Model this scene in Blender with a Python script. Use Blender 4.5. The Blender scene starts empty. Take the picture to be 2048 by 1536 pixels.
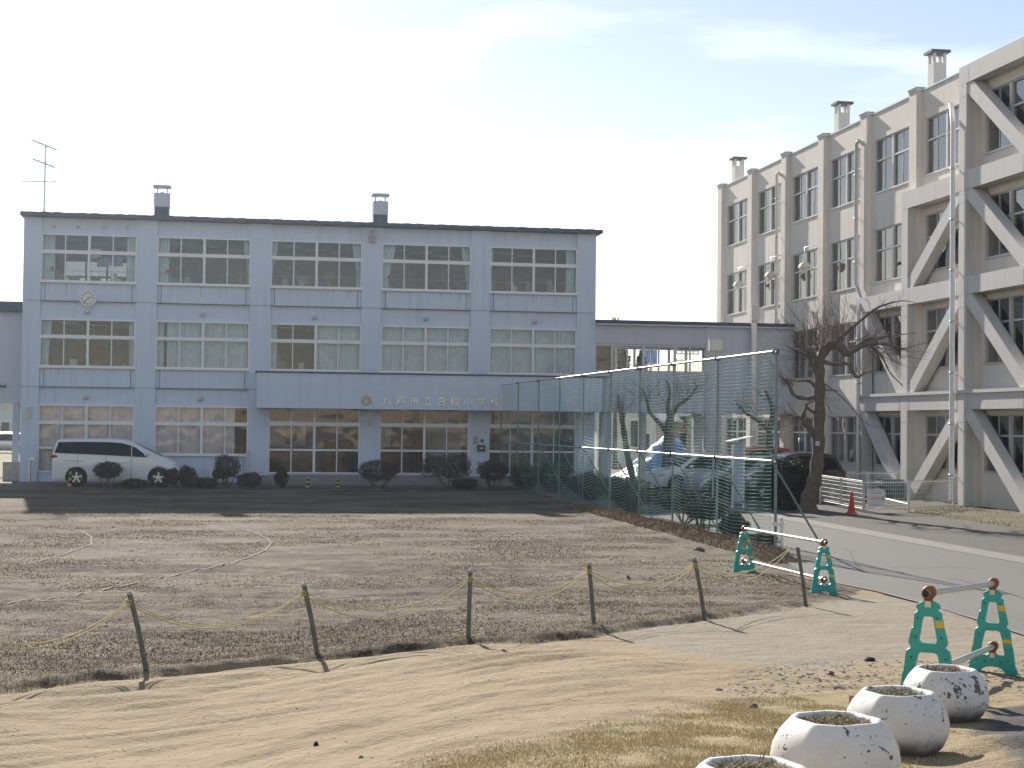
import bpy, bmesh, math, random
import numpy as np
from mathutils import Vector, Matrix
R = math.radians
rnd = random.Random(7)
sc = bpy.context.scene
COL = sc.collection

# ---------------------------------------------------------------- camera
F, PIT, ROL, YAW, CZ = 3200., .0261, .0109, .1695, 2.8
_s, _c, _sp, _cp = math.sin(YAW), math.cos(YAW), math.sin(PIT), math.cos(PIT)
R0 = Vector((_c, -_s, 0)); FW = Vector((_s*_cp, _c*_cp, _sp)); U0 = Vector((-_s*_sp, -_c*_sp, _cp))
CR = R0*math.cos(ROL) + U0*math.sin(ROL); CU = U0*math.cos(ROL) - R0*math.sin(ROL)
cam = bpy.data.objects.new('camera', bpy.data.cameras.new('camera')); COL.objects.link(cam)
cam.data.sensor_width = 36; cam.data.lens = F/2048*36; cam.data.clip_end = 6000; cam.data.clip_start = .1
M = Matrix((CR, CU, -FW)).transposed().to_4x4(); M.translation = (0, 0, CZ)
cam.matrix_world = M
sc.camera = cam

# ---------------------------------------------------------------- light and sky
SUN_EL, SUN_AZ = 28., -8.      # sun stands ahead of the camera, beyond the school, a little to its left
w = bpy.data.worlds.new('World'); sc.world = w; w.use_nodes = True
nt = w.node_tree; nt.nodes.clear()
def N(t, k, **kw):
    n = t.nodes.new(k)
    for a, b in kw.items():
        if a in n.inputs.keys() if hasattr(n.inputs, 'keys') else False: n.inputs[a].default_value = b
        else: setattr(n, a, b)
    return n
sky = N(nt, 'ShaderNodeTexSky', sky_type='NISHITA', sun_disc=False)
sky.sun_elevation = R(SUN_EL); sky.sun_rotation = R(SUN_AZ); sky.air_density = 1.0; sky.dust_density = .12; sky.ozone_density = 1.0
bg = N(nt, 'ShaderNodeBackground'); bg.inputs['Strength'].default_value = .090
out = N(nt, 'ShaderNodeOutputWorld')
# thin wisps of cirrus, part of the sky itself
tc = N(nt, 'ShaderNodeTexCoord'); mp = N(nt, 'ShaderNodeMapping'); mp.inputs['Scale'].default_value = (1.6, 1.6, 8); mp.inputs['Rotation'].default_value = (0, R(5), R(12))
nz = N(nt, 'ShaderNodeTexNoise'); nz.inputs['Scale'].default_value = 2.3; nz.inputs['Detail'].default_value = 7; nz.inputs['Roughness'].default_value = .55
cr_ = N(nt, 'ShaderNodeValToRGB'); cr_.color_ramp.elements[0].position = .50; cr_.color_ramp.elements[1].position = .70
mx = N(nt, 'ShaderNodeMix', data_type='RGBA'); mx.inputs[7].default_value = (10., 10.2, 10.4, 1)
mf = N(nt, 'ShaderNodeMath', operation='MULTIPLY'); mf.inputs[1].default_value = .4; mp.inputs['Location'].default_value = (7, 2, 1)
nt.links.new(tc.outputs['Generated'], mp.inputs[0]); nt.links.new(mp.outputs[0], nz.inputs['Vector']); nt.links.new(nz.outputs[0], cr_.inputs[0])
nt.links.new(cr_.outputs[0], mf.inputs[0]); nt.links.new(mf.outputs[0], mx.inputs[0])
tn = N(nt, 'ShaderNodeMix', data_type='RGBA', blend_type='MULTIPLY'); tn.inputs[0].default_value = 1; tn.inputs[7].default_value = (1, .84, .76, 1)   # pale winter air
nt.links.new(sky.outputs[0], tn.inputs[6]); nt.links.new(tn.outputs[2], mx.inputs[6])
nt.links.new(mx.outputs[2], bg.inputs[0]); nt.links.new(bg.outputs[0], out.inputs[0])
sl = bpy.data.lights.new('sun', 'SUN'); sl.energy = 4.7; sl.angle = R(.6); sl.color = (1, .93, .84)
so = bpy.data.objects.new('sun', sl); COL.objects.link(so)
_el, _az = R(SUN_EL), R(SUN_AZ)
sd = Vector((math.sin(_az)*math.cos(_el), math.cos(_az)*math.cos(_el), math.sin(_el)))
so.rotation_euler = sd.to_track_quat('Z', 'Y').to_euler()
sc.view_settings.view_transform = 'Standard'; sc.view_settings.look = 'None'; sc.view_settings.exposure = .93; sc.view_settings.gamma = 1
sc.cycles.max_bounces = 8; sc.cycles.transparent_max_bounces = 24; sc.cycles.caustics_reflective = False; sc.cycles.caustics_refractive = False
sc.cycles.use_denoising = True; sc.cycles.sample_clamp_indirect = 6

# ---------------------------------------------------------------- numpy noise and terrain
def _hash(ix, iy, seed):
    h = (ix.astype(np.int64)*374761393 + iy.astype(np.int64)*668265263 + seed*1442695041) & 0x7fffffff
    h = ((h ^ (h >> 13))*1274126177) & 0x7fffffff
    return ((h ^ (h >> 16)) & 0xffff)/65535.
def vnoise(x, y, seed=0):
    x = np.asarray(x, float); y = np.asarray(y, float)
    ix, iy = np.floor(x), np.floor(y); fx, fy = x-ix, y-iy
    fx = fx*fx*(3-2*fx); fy = fy*fy*(3-2*fy)
    a, b = _hash(ix, iy, seed), _hash(ix+1, iy, seed); c, d = _hash(ix, iy+1, seed), _hash(ix+1, iy+1, seed)
    return (a*(1-fx)+b*fx)*(1-fy)+(c*(1-fx)+d*fx)*fy
def fbm(x, y, o=4, seed=0):
    v = 0; a = .5; n = 0
    for k in range(o): v = v+a*vnoise(x*2**k, y*2**k, seed+k*7); n += a; a *= .5
    return v/n
def sm(x, a, b):
    t = np.clip((x-a)/(b-a), 0, 1); return t*t*(3-2*t)
FR = np.array([(0, 1.48), (5, 1.42), (6.4, 1.31), (8.2, 1.12), (10.2, .95), (12, .78), (14.4, .58), (18, .42), (22, .34), (25, .22), (29, .18), (45, .2), (60, .3), (9e3, .3)])
FL = np.array([(0, 1.2), (5, .85), (10, .5), (13, .36), (16, .27), (22, .25), (25, .2), (29, .18), (45, .2), (60, .3), (9e3, .3)])
def base_h(X, Y):
    X = np.asarray(X, float); Y = np.asarray(Y, float)
    a = X*_c - Y*_s; b = X*_s + Y*_c
    wr = sm(a, -3.2, 1.0)
    return np.interp(b, FR[:, 0], FR[:, 1])*wr + np.interp(b, FL[:, 0], FL[:, 1])*(1-wr)
def ray(px, py): return FW + CR*((px-1024)/F) - CU*((py-768)/F)
def hx(px, py, X): r = ray(px, py); return Vector((0, 0, CZ)) + r*(X/r.x)
def hy(px, py, Y): r = ray(px, py); return Vector((0, 0, CZ)) + r*(Y/r.y)
def hb(px, py, b):                                    # point at view depth b
    return Vector((0, 0, CZ)) + ray(px, py)*b
def gh(px, py):                                       # point of the terrain under a pixel
    r = ray(px, py); t = 3.
    while t < 400:
        p = r*t
        if CZ + p.z < float(base_h(p.x, p.y)): break
        t *= 1.002
    p = r*t; return Vector((p.x, p.y, float(base_h(p.x, p.y))))
def depth(p): return p.x*_s + p.y*_c

# ---------------------------------------------------------------- materials
MATS = {}
def mat(name, col, rough=.8, metal=0., noise=0., nscale=5., col2=None, bump=0., bscale=40., spec=.5, stretch=(1, 1, 1), detail=5, coat=0.):
    if name in MATS: return MATS[name]
    m = bpy.data.materials.new(name); m.use_nodes = True; t = m.node_tree
    b = t.nodes['Principled BSDF']; b.inputs['Roughness'].default_value = rough; b.inputs['Metallic'].default_value = metal
    b.inputs['Specular IOR Level'].default_value = spec; b.inputs['Coat Weight'].default_value = coat
    c1 = tuple(col)+(1,); b.inputs['Base Color'].default_value = c1
    tc = N(t, 'ShaderNodeTexCoord'); mp = N(t, 'ShaderNodeMapping'); mp.inputs['Scale'].default_value = stretch
    t.links.new(tc.outputs['Object'], mp.inputs[0])
    if noise or col2:
        n = N(t, 'ShaderNodeTexNoise'); n.inputs['Scale'].default_value = nscale; n.inputs['Detail'].default_value = detail; n.inputs['Roughness'].default_value = .62
        t.links.new(mp.outputs[0], n.inputs['Vector'])
        r = N(t, 'ShaderNodeValToRGB'); r.color_ramp.elements[0].position = .32; r.color_ramp.elements[1].position = .68
        ca = tuple(min(1, c*(1+noise)) for c in col); cb = tuple(c*(1-noise) for c in col) if col2 is None else tuple(col2)
        r.color_ramp.elements[0].color = ca+(1,); r.color_ramp.elements[1].color = cb+(1,)
        t.links.new(n.outputs[0], r.inputs[0]); t.links.new(r.outputs[0], b.inputs['Base Color'])
    if bump:
        n2 = N(t, 'ShaderNodeTexNoise'); n2.inputs['Scale'].default_value = bscale; n2.inputs['Detail'].default_value = 4
        t.links.new(mp.outputs[0], n2.inputs['Vector'])
        bp = N(t, 'ShaderNodeBump'); bp.inputs['Strength'].default_value = bump; bp.inputs['Distance'].default_value = .02
        t.links.new(n2.outputs[0], bp.inputs['Height']); t.links.new(bp.outputs[0], b.inputs['Normal'])
    MATS[name] = m; return m
def wall_mat(name, col, stain=.25, scol=None, sscale=(1.6, 1.6, .12), speck=.06):
    m = bpy.data.materials.new(name); m.use_nodes = True; t = m.node_tree; b = t.nodes['Principled BSDF']
    b.inputs['Roughness'].default_value = .85; b.inputs['Specular IOR Level'].default_value = .3
    scol = scol or tuple(c*.5 for c in col)
    tc = N(t, 'ShaderNodeTexCoord')
    def ns(sca, scale, det=5):
        mp = N(t, 'ShaderNodeMapping'); mp.inputs['Scale'].default_value = sca
        n = N(t, 'ShaderNodeTexNoise'); n.inputs['Scale'].default_value = scale; n.inputs['Detail'].default_value = det; n.inputs['Roughness'].default_value = .65
        t.links.new(tc.outputs['Object'], mp.inputs[0]); t.links.new(mp.outputs[0], n.inputs['Vector']); return n
    def ramp(n, a, b_, hi=1.):
        r = N(t, 'ShaderNodeMapRange'); r.inputs['From Min'].default_value = a; r.inputs['From Max'].default_value = b_; r.inputs['To Max'].default_value = hi
        t.links.new(n.outputs[0], r.inputs[0]); return r
    def mix(f, a, c):
        x = N(t, 'ShaderNodeMix', data_type='RGBA'); t.links.new(f.outputs[0], x.inputs[0])
        if isinstance(a, tuple): x.inputs[6].default_value = a+(1,)
        else: t.links.new(a.outputs[2], x.inputs[6])
        x.inputs[7].default_value = tuple(c)+(1,); return x
    a = mix(ramp(ns(sscale, 2.2), .5, .78, stain), tuple(col), scol)          # rain streaks
    a = mix(ramp(ns((1, 1, 1), .8), .45, .75, stain*.6), a, tuple(c*.8 for c in col))   # large patches
    a = mix(ramp(ns((1, 1, 1), 55, 2), .35, .7, speck*4), a, tuple(c*.75 for c in col))  # grain of the paint
    t.links.new(a.outputs[2], b.inputs['Base Color'])
    n2 = ns((1, 1, 1), 60, 3); bp = N(t, 'ShaderNodeBump'); bp.inputs['Strength'].default_value = .25; bp.inputs['Distance'].default_value = .01
    t.links.new(n2.outputs[0], bp.inputs['Height']); t.links.new(bp.outputs[0], b.inputs['Normal'])
    MATS[name] = m; return m
def glass_mat(name, tint=(.8, .85, .85), ior=1.75, wob=.15):
    m = bpy.data.materials.new(name); m.use_nodes = True; t = m.node_tree; t.nodes.clear()
    o = N(t, 'ShaderNodeOutputMaterial'); g = N(t, 'ShaderNodeBsdfGlossy'); g.inputs['Roughness'].default_value = .02
    tr = N(t, 'ShaderNodeBsdfTransparent'); tr.inputs[0].default_value = tint+(1,)
    f = N(t, 'ShaderNodeFresnel'); f.inputs[0].default_value = ior; x = N(t, 'ShaderNodeMixShader')
    tc = N(t, 'ShaderNodeTexCoord'); n = N(t, 'ShaderNodeTexNoise'); n.inputs['Scale'].default_value = 1.3; n.inputs['Detail'].default_value = 1
    bp = N(t, 'ShaderNodeBump'); bp.inputs['Strength'].default_value = wob; bp.inputs['Distance'].default_value = .06
    t.links.new(tc.outputs['Object'], n.inputs['Vector']); t.links.new(n.outputs[0], bp.inputs['Height']); t.links.new(bp.outputs[0], g.inputs['Normal'])
    t.links.new(f.outputs[0], x.inputs[0]); t.links.new(tr.outputs[0], x.inputs[1]); t.links.new(g.outputs[0], x.inputs[2]); t.links.new(x.outputs[0], o.inputs[0])
    MATS[name] = m; return m
GLASS = glass_mat('window_glass', (.94, .97, 1.0), 1.6)
GLASS2 = glass_mat('wing_glass', (.8, .85, .85), 3.1, .10)
TINT = glass_mat('sky_dimming_glass', (.13, .145, .17), 1.5)  # dark tint made up to dim the bright sky behind the rear windows
BLUE = wall_mat('pale_grey_wall_paint', (.64, .72, .86), .42, (.36, .37, .42), (2.2, 2.2, .10), .1)
CORR = wall_mat('corridor_wall_paint', (.58, .61, .69), .25, (.3, .3, .3))
CREAM = wall_mat('cream_wall_concrete', (.75, .70, .64), .45, (.42, .385, .33), (1.6, 1.6, .18))
BRACE = wall_mat('brace_concrete', (.65, .63, .61), .35, (.40, .36, .30))
JOINT = mat('dark_joint', (.10, .09, .09), .9)
ROOFM = mat('dark_roof_edge', (.035, .055, .09), .6, noise=.3, nscale=3)
WHITEFR = mat('white_window_frame', (.80, .80, .82), .45)
GREYFR = mat('grey_aluminium_frame', (.36, .33, .31), .4, metal=.3)
LTFR = mat('pale_aluminium_rail', (.55, .54, .54), .4, metal=.2)
CURT = mat('pale_green_curtain', (.64, .78, .86), .9, noise=.08, nscale=3)
CURTB = mat('beige_curtain', (.86, .80, .79), .9, noise=.15, nscale=2)
ROOM = mat('room_surface', (.44, .49, .60), .9, noise=.1)
WHITE = mat('white_enamel', (.75, .75, .74), .4)
METAL = mat('galvanised_steel', (.55, .56, .57), .35, metal=.8, noise=.15, nscale=8)
DARKM = mat('dark_steel', (.05, .05, .05), .5, metal=.5)
PLINTH = mat('plinth_stone', (.26, .25, .24), .9, noise=.15, nscale=6, bump=.3)
CONC = mat('plain_concrete', (.42, .40, .37), .9, noise=.2, nscale=4, bump=.3)
BARK = mat('tree_bark', (.13, .105, .085), .95, noise=.35, nscale=14, bump=.8, bscale=30, stretch=(1, 1, .35))
TWIG = mat('twig_bark', (.13, .09, .07), .9)
SHRUB = mat('brown_shrub_leaf', (.060, .042, .033), .9, noise=.4, nscale=3)
GREENL = mat('dark_green_leaf', (.035, .05, .03), .9, noise=.4, nscale=3)
PAINTW = mat('white_car_paint', (.72, .73, .75), .25, coat=.6)
PAINTD = mat('black_car_paint', (.012, .014, .018), .2, coat=.8)
PAINTR = mat('red_car_paint', (.45, .08, .06), .3, coat=.5)
PAINTS = mat('silver_car_paint', (.45, .47, .5), .25, metal=.6, coat=.5)
TYRE = mat('tyre_rubber', (.02, .02, .02), .9)
CARGL = mat('dark_car_glass', (.004, .006, .010), .08, spec=.25)
PLASTIC_G = mat('green_barrier_plastic', (.035, .38, .32), .38, noise=.12, nscale=6, bump=.1, bscale=30)
PLASTIC_O = mat('brown_clamp_plastic', (.26, .085, .02), .5, noise=.3, nscale=20)
YEL = mat('yellow_reflector', (.75, .48, .04), .4)
PIPE = mat('zinc_pipe', (.62, .63, .64), .32, metal=.75, noise=.1, nscale=12)
POSTM = mat('weathered_post', (.14, .14, .115), .8, noise=.25, nscale=15, bump=.4)
ROPE = mat('yellow_rope', (.60, .50, .24), .9)
REDC = mat('red_cone', (.50, .03, .02), .5)

# ---------------------------------------------------------------- mesh helpers
class MB:
    def __init__(s): s.v = []; s.f = []; s.mi = []; s.sm = []; s.m = 0
    def add(s, vs, fs, smooth=False):
        k = len(s.v); s.v += [tuple(v) for v in vs]
        for f in fs: s.f.append(tuple(i+k for i in f)); s.mi.append(s.m); s.sm.append(smooth)
        return s
    def box(s, x0, x1, y0, y1, z0, z1):
        return s.add([(x0, y0, z0), (x1, y0, z0), (x1, y1, z0), (x0, y1, z0), (x0, y0, z1), (x1, y0, z1), (x1, y1, z1), (x0, y1, z1)],
                     [(0, 3, 2, 1), (4, 5, 6, 7), (0, 1, 5, 4), (1, 2, 6, 5), (2, 3, 7, 6), (3, 0, 4, 7)])
    def obox(s, c, ax, ay, az):                           # centre and three half-axis vectors
        c, ax, ay, az = map(Vector, (c, ax, ay, az))
        P = [c+ax*i+ay*j+az*k for k in (-1, 1) for (i, j) in ((-1, -1), (1, -1), (1, 1), (-1, 1))]
        return s.add(P, [(0, 3, 2, 1), (4, 5, 6, 7), (0, 1, 5, 4), (1, 2, 6, 5), (2, 3, 7, 6), (3, 0, 4, 7)])
    def tube(s, pts, rs, n=8, cap=True, smooth=True):
        pts = [Vector(p) for p in pts]
        if not hasattr(rs, '__len__'): rs = [rs]*len(pts)
        vs = []; u = None
        for i, p in enumerate(pts):
            t = (pts[min(i+1, len(pts)-1)]-pts[max(i-1, 0)])
            t = t.normalized() if t.length > 1e-9 else Vector((0, 0, 1))
            if u is None: u = t.orthogonal().normalized()
            u = (u-t*u.dot(t)); u = u.normalized() if u.length > 1e-6 else t.orthogonal().normalized()
            q = t.cross(u)
            for k in range(n):
                a = 2*math.pi*k/n; vs.append(p+(u*math.cos(a)+q*math.sin(a))*rs[i])
        fs = [(i*n+k, i*n+(k+1) % n, (i+1)*n+(k+1) % n, (i+1)*n+k) for i in range(len(pts)-1) for k in range(n)]
        s.add(vs, fs, smooth)
        if cap:
            s.add(vs[:n], [tuple(range(n))[::-1]]); s.add(vs[-n:], [tuple(range(n))])
        return s
    def lathe(s, c, prof, n=20, smooth=True, axis=Vector((0, 0, 1)), sq=None):     # prof: (r, h)
        c = Vector(c); u = axis.orthogonal().normalized(); q = axis.cross(u)
        vs = [c+axis*h+(u*math.cos(2*math.pi*k/n)+q*math.sin(2*math.pi*k/n))*r for (r, h) in prof for k in range(n)]
        return s.add(vs, [(i*n+k, i*n+(k+1) % n, (i+1)*n+(k+1) % n, (i+1)*n+k) for i in range(len(prof)-1) for k in range(n)], smooth)
    def sphere(s, c, r, n=14, sx=(1, 1, 1)):
        c = Vector(c); vs = []; fs = []
        for i in range(n//2+1):
            for k in range(n):
                a = math.pi*i/(n//2); b = 2*math.pi*k/n
                vs.append(c+Vector((math.sin(a)*math.cos(b)*sx[0], math.sin(a)*math.sin(b)*sx[1], math.cos(a)*sx[2]))*r)
        for i in range(n//2):
            for k in range(n): fs.append((i*n+k, (i+1)*n+k, (i+1)*n+(k+1) % n, i*n+(k+1) % n))
        return s.add(vs, fs, True)
    def prism(s, poly, o, u, v, d):                       # polygon (2-D) in plane o,u,v, extruded by vector d
        o, u, v, d = map(Vector, (o, u, v, d)); n = len(poly)
        A = [o+u*p[0]+v*p[1] for p in poly]; B = [a+d for a in A]
        return s.add(A+B, [tuple(range(n))[::-1], tuple(range(n, 2*n))]+[(i, (i+1) % n, n+(i+1) % n, n+i) for i in range(n)])
    def build(s, name, m, parent=None, label=None, bevel=0, fix=False):
        me = bpy.data.meshes.new(name); me.from_pydata(s.v, [], s.f)
        ms = m if isinstance(m, (list, tuple)) else [m]
        for x in ms: me.materials.append(x)
        me.polygons.foreach_set('material_index', s.mi); me.polygons.foreach_set('use_smooth', s.sm)
        if fix:
            b = bmesh.new(); b.from_mesh(me); bmesh.ops.recalc_face_normals(b, faces=b.faces); b.to_mesh(me); b.free()
        me.update()
        o = bpy.data.objects.new(name, me); COL.objects.link(o)
        if parent is not None:
            o.parent = parent
            root = parent
            while root.parent: root = root.parent
            if parent.parent is None: o.matrix_parent_inverse = Matrix.Translation(-root.location)
        if label: o['label'] = label
        if bevel:
            md = o.modifiers.new('bevel', 'BEVEL'); md.width = bevel; md.segments = 2; md.limit_method = 'ANGLE'
        return o
def tag(o, label, cat, group=None, kind=None):
    if label: o['label'] = label
    if cat: o['category'] = cat
    if group: o['group'] = group
    if kind: o['kind'] = kind
    return o
def thing(name, label, cat, loc=(0, 0, 0), group=None):
    o = bpy.data.objects.new(name, None); COL.objects.link(o); o.location = loc; o.empty_display_size = .2
    return tag(o, label, cat, group)
def dup(root, loc, rotz=0., label=None):
    def cp(o, p=None):
        c = o.copy(); COL.objects.link(c)
        if p is not None: c.parent = p
        for ch in list(o.children): cp(ch, c)
        return c
    r = cp(root); r.location = loc; r.rotation_euler = (0, 0, rotz)
    if label: r['label'] = label
    return r
def npmesh(name, V, Fc, m, smooth=False):
    me = bpy.data.meshes.new(name); V = np.asarray(V, np.float32); Fc = np.asarray(Fc, np.int32); k = Fc.shape[1]
    me.vertices.add(len(V)); me.vertices.foreach_set('co', V.ravel())
    me.loops.add(Fc.size); me.loops.foreach_set('vertex_index', Fc.ravel())
    me.polygons.add(len(Fc)); me.polygons.foreach_set('loop_start', np.arange(0, Fc.size, k, dtype=np.int32))
    me.polygons.foreach_set('use_smooth', np.full(len(Fc), smooth))
    me.update(calc_edges=True); me.validate()
    for x in (m if isinstance(m, (list, tuple)) else [m]): me.materials.append(x)
    return me
def text_mesh(body, size, name, m, depth_=.02, parent=None, mw=None):
    cu = bpy.data.curves.new(name, 'FONT'); cu.body = body; cu.size = size; cu.extrude = depth_; cu.align_x = 'CENTER'; cu.align_y = 'CENTER'; cu.resolution_u = 3
    o = bpy.data.objects.new(name+'_curve', cu); COL.objects.link(o)
    dg = bpy.context.evaluated_depsgraph_get(); me = bpy.data.meshes.new_from_object(o.evaluated_get(dg))
    bpy.data.objects.remove(o); me.materials.clear(); me.materials.append(m); me.name = name
    me.transform(mw)
    q = bpy.data.objects.new(name, me); COL.objects.link(q)
    if parent is not None:
        q.parent = parent; q.matrix_parent_inverse = Matrix.Translation(-parent.location) if parent.parent is None else Matrix()
    return q
UPRIGHT = lambda x, y, z: Matrix.Translation((x, y, z)) @ Matrix.Rotation(R(90), 4, 'X')     # faces -Y

# ---------------------------------------------------------------- ground
def seg_sd(X, Y, poly):                                # signed side + distance to an open polyline (positive = far side, left of its direction)
    best = np.full(X.shape, 1e9); side = np.zeros(X.shape)
    for (x0, y0), (x1, y1) in zip(poly[:-1], poly[1:]):
        dx, dy = x1-x0, y1-y0; L = dx*dx+dy*dy
        t = np.clip(((X-x0)*dx+(Y-y0)*dy)/L, 0, 1); d = np.hypot(X-x0-t*dx, Y-y0-t*dy)
        s = np.sign(dx*(Y-y0)-dy*(X-x0)); m = d < best
        best = np.where(m, d, best); side = np.where(m, s, side)
    return best*side
def gpoly(pts): return [(p.x, p.y) for p in (gh(*q) for q in pts)]
EDGE = gpoly([(-500, 1420), (0, 1390), (200, 1364), (300, 1357), (450, 1343), (640, 1325), (760, 1312), (940, 1292), (1060, 1290), (1180, 1276), (1290, 1256), (1420, 1240), (1560, 1224), (1640, 1208), (1700, 1196), (1720, 1180)])
EDGE.append((EDGE[-1][0]-.4, EDGE[-1][1]+8)); EDGE.append((10.6, 40)); EDGE.append((10.6, 64))
PATH = gpoly([(1210, 1268), (1290, 1256), (1420, 1240), (1560, 1224), (1700, 1194), (1800, 1190), (2100, 1270), (2600, 1400), (2300, 1380), (1990, 1310), (1830, 1318), (1600, 1342), (1450, 1322), (1330, 1298)])
LAWN = gpoly([(500, 1700), (700, 1592), (860, 1536), (1000, 1492), (1200, 1456), (1400, 1412), (1560, 1398), (1700, 1385), (1830, 1366), (1890, 1390), (1900, 1480), (1930, 1536), (1990, 1900), (500, 1900)])
PAD = gpoly([(1960, 1445), (2048, 1420), (2500, 1380), (2500, 1700), (2100, 1640), (1990, 1500)])
def in_poly(X, Y, P):
    P = P+[P[0]]; ins = np.zeros(X.shape, bool)
    for (x0, y0), (x1, y1) in zip(P[:-1], P[1:]):
        if y0 == y1: continue
        c = ((y0 > Y) != (y1 > Y)) & (X < (x1-x0)*(Y-y0)/(y1-y0)+x0); ins ^= c
    return ins
def poly_sd(X, Y, P):
    d = np.abs(seg_sd(X, Y, P+[P[0]])); return np.where(in_poly(X, Y, P), d, -d)
def height(X, Y, fine=True):
    X = np.asarray(X, float); Y = np.asarray(Y, float)
    h = base_h(X, Y)
    d = seg_sd(X, Y, EDGE)
    near = (Y < 30) & (X > -14) & (X < 14)
    u = X*.985+Y*.17; v = Y*.985-X*.17
    un = X*.88+Y*.47; vn = Y*.88-X*.47
    wv = fbm(un*.5+3, vn*2.1+fbm(X*.5, Y*.5, 2, 9)*1.2, 3, 11)
    wv2 = fbm(un*.8, vn*4.2, 2, 31); pth = sm(poly_sd(X, Y, PATH), -1.2, .3)
    rip = (.072*np.clip(np.abs(wv-.5)*2.6, 0, 1)**1.1+.02*wv2)*sm(-d, 0, .5)*(1-.85*pth)*(1-sm(X, 7.6, 8.8))
    lawn = poly_sd(X, Y, LAWN)
    rip = rip*(1-sm(lawn, -.2, .15)) + .012*fbm(X*6, Y*6, 3, 5)*sm(lawn, -.2, .15)
    clod = fbm(X*2.2, Y*3.2, 4, 3)**2*.07+.028*fbm(X*9, Y*9, 2, 8)
    fld = sm(d, -.04, .1)
    edge = .055*np.exp(-((d-.12)/.28)**2)*(.5+1.0*fbm(X*3, Y*3, 3, 77))
    dip = -.03*np.exp(-((d+.06)/.08)**2)
    mound = .20*np.exp(-((X-10.7)/.4)**2)*sm(Y, 30.0, 31.5)*(1-sm(Y, 44, 52))*(.55+.9*fbm(X*1.5, Y*.7, 3, 55))
    far = 1-sm(Y, 30, 55)*.6
    near = near & (X < 9.6)
    h = h+np.where(near, rip*(1-fld)+(clod*fld+(edge+dip)*(1-sm(X, 7.5, 9))), clod*.6*far*(d > 0))+mound*1.0
    return h
def axis_pts(segs):
    o = []
    for a, b, st in segs: o += list(np.arange(a, b, st))
    return np.array(sorted(set(np.round(o, 4))))
xs = axis_pts([(-600, -200, 80), (-200, -40, 32), (-40, -12, 2.8), (-12, -8, .5), (-8, -4.5, .14), (-4.5, 6.5, .05), (6.5, 12, .16), (12, 30, 1.2), (30, 100, 10), (100, 601, 100)])
ys = axis_pts([(-200, -10, 38), (-10, 3, 1.3), (3, 6, .14), (6, 24, .055), (24, 34, .12), (34, 70, .4), (70, 120, 5), (120, 721, 60)])
XX, YY = np.meshgrid(xs, ys); XF, YF = XX.ravel(), YY.ravel()
ZF = height(XF, YF)
RL_ = sorted((q[1], q[0]) for q in gpoly([(1600, 1143), (1665, 1166), (1760, 1186), (1860, 1212), (1960, 1243), (2060, 1276), (2400, 1380)]))
road_m = (XF > np.interp(YF, [q[0] for q in RL_]+[32, 200], [q[1] for q in RL_]+[11.05, 11.05])+.16) & (XF < 16.2) & (YF > 8)
ZF = ZF-np.where(road_m & (base_h(XF, YF) < .45), .06, 0)
nx, ny = len(xs), len(ys); ii = np.arange(nx*ny).reshape(ny, nx)
FC = np.stack([ii[:-1, :-1].ravel(), ii[:-1, 1:].ravel(), ii[1:, 1:].ravel(), ii[1:, :-1].ravel()], 1)

gm = bpy.data.materials.new('ground_earth'); gm.use_nodes = True; t = gm.node_tree; gb = t.nodes['Principled BSDF']
gb.inputs['Roughness'].default_value = .95; gb.inputs['Specular IOR Level'].default_value = .25
tc = N(t, 'ShaderNodeTexCoord')
def gn(scale, det=5, sca=(1, 1, 1), rough=.6):
    mp = N(t, 'ShaderNodeMapping'); mp.inputs['Scale'].default_value = sca; n = N(t, 'ShaderNodeTexNoise'); n.inputs['Scale'].default_value = scale; n.inputs['Detail'].default_value = det; n.inputs['Roughness'].default_value = rough
    t.links.new(tc.outputs['Object'], mp.inputs[0]); t.links.new(mp.outputs[0], n.inputs['Vector']); return n.outputs[0]
def mr(s_, a, b_, lo=0., hi=1.):
    r = N(t, 'ShaderNodeMapRange'); r.inputs['From Min'].default_value = a; r.inputs['From Max'].default_value = b_; r.inputs['To Min'].default_value = lo; r.inputs['To Max'].default_value = hi
    t.links.new(s_, r.inputs[0]); return r.outputs[0]
def mxc(f, a, b_):
    x = N(t, 'ShaderNodeMix', data_type='RGBA')
    if isinstance(f, float): x.inputs[0].default_value = f
    else: t.links.new(f, x.inputs[0])
    for i, q in ((6, a), (7, b_)):
        if isinstance(q, tuple): x.inputs[i].default_value = q+(1,)
        else: t.links.new(q, x.inputs[i])
    return x.outputs[2]
def mth(op, a, b_):
    x = N(t, 'ShaderNodeMath', operation=op)
    for i, q in ((0, a), (1, b_)):
        if isinstance(q, (float, int)): x.inputs[i].default_value = q
        else: t.links.new(q, x.inputs[i])
    return x.outputs[0]
at = N(t, 'ShaderNodeAttribute', attribute_name='zone'); sep = N(t, 'ShaderNodeSeparateColor'); t.links.new(at.outputs['Color'], sep.inputs[0])
zs, zl, zp = sep.outputs[0], sep.outputs[1], sep.outputs[2]
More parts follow.
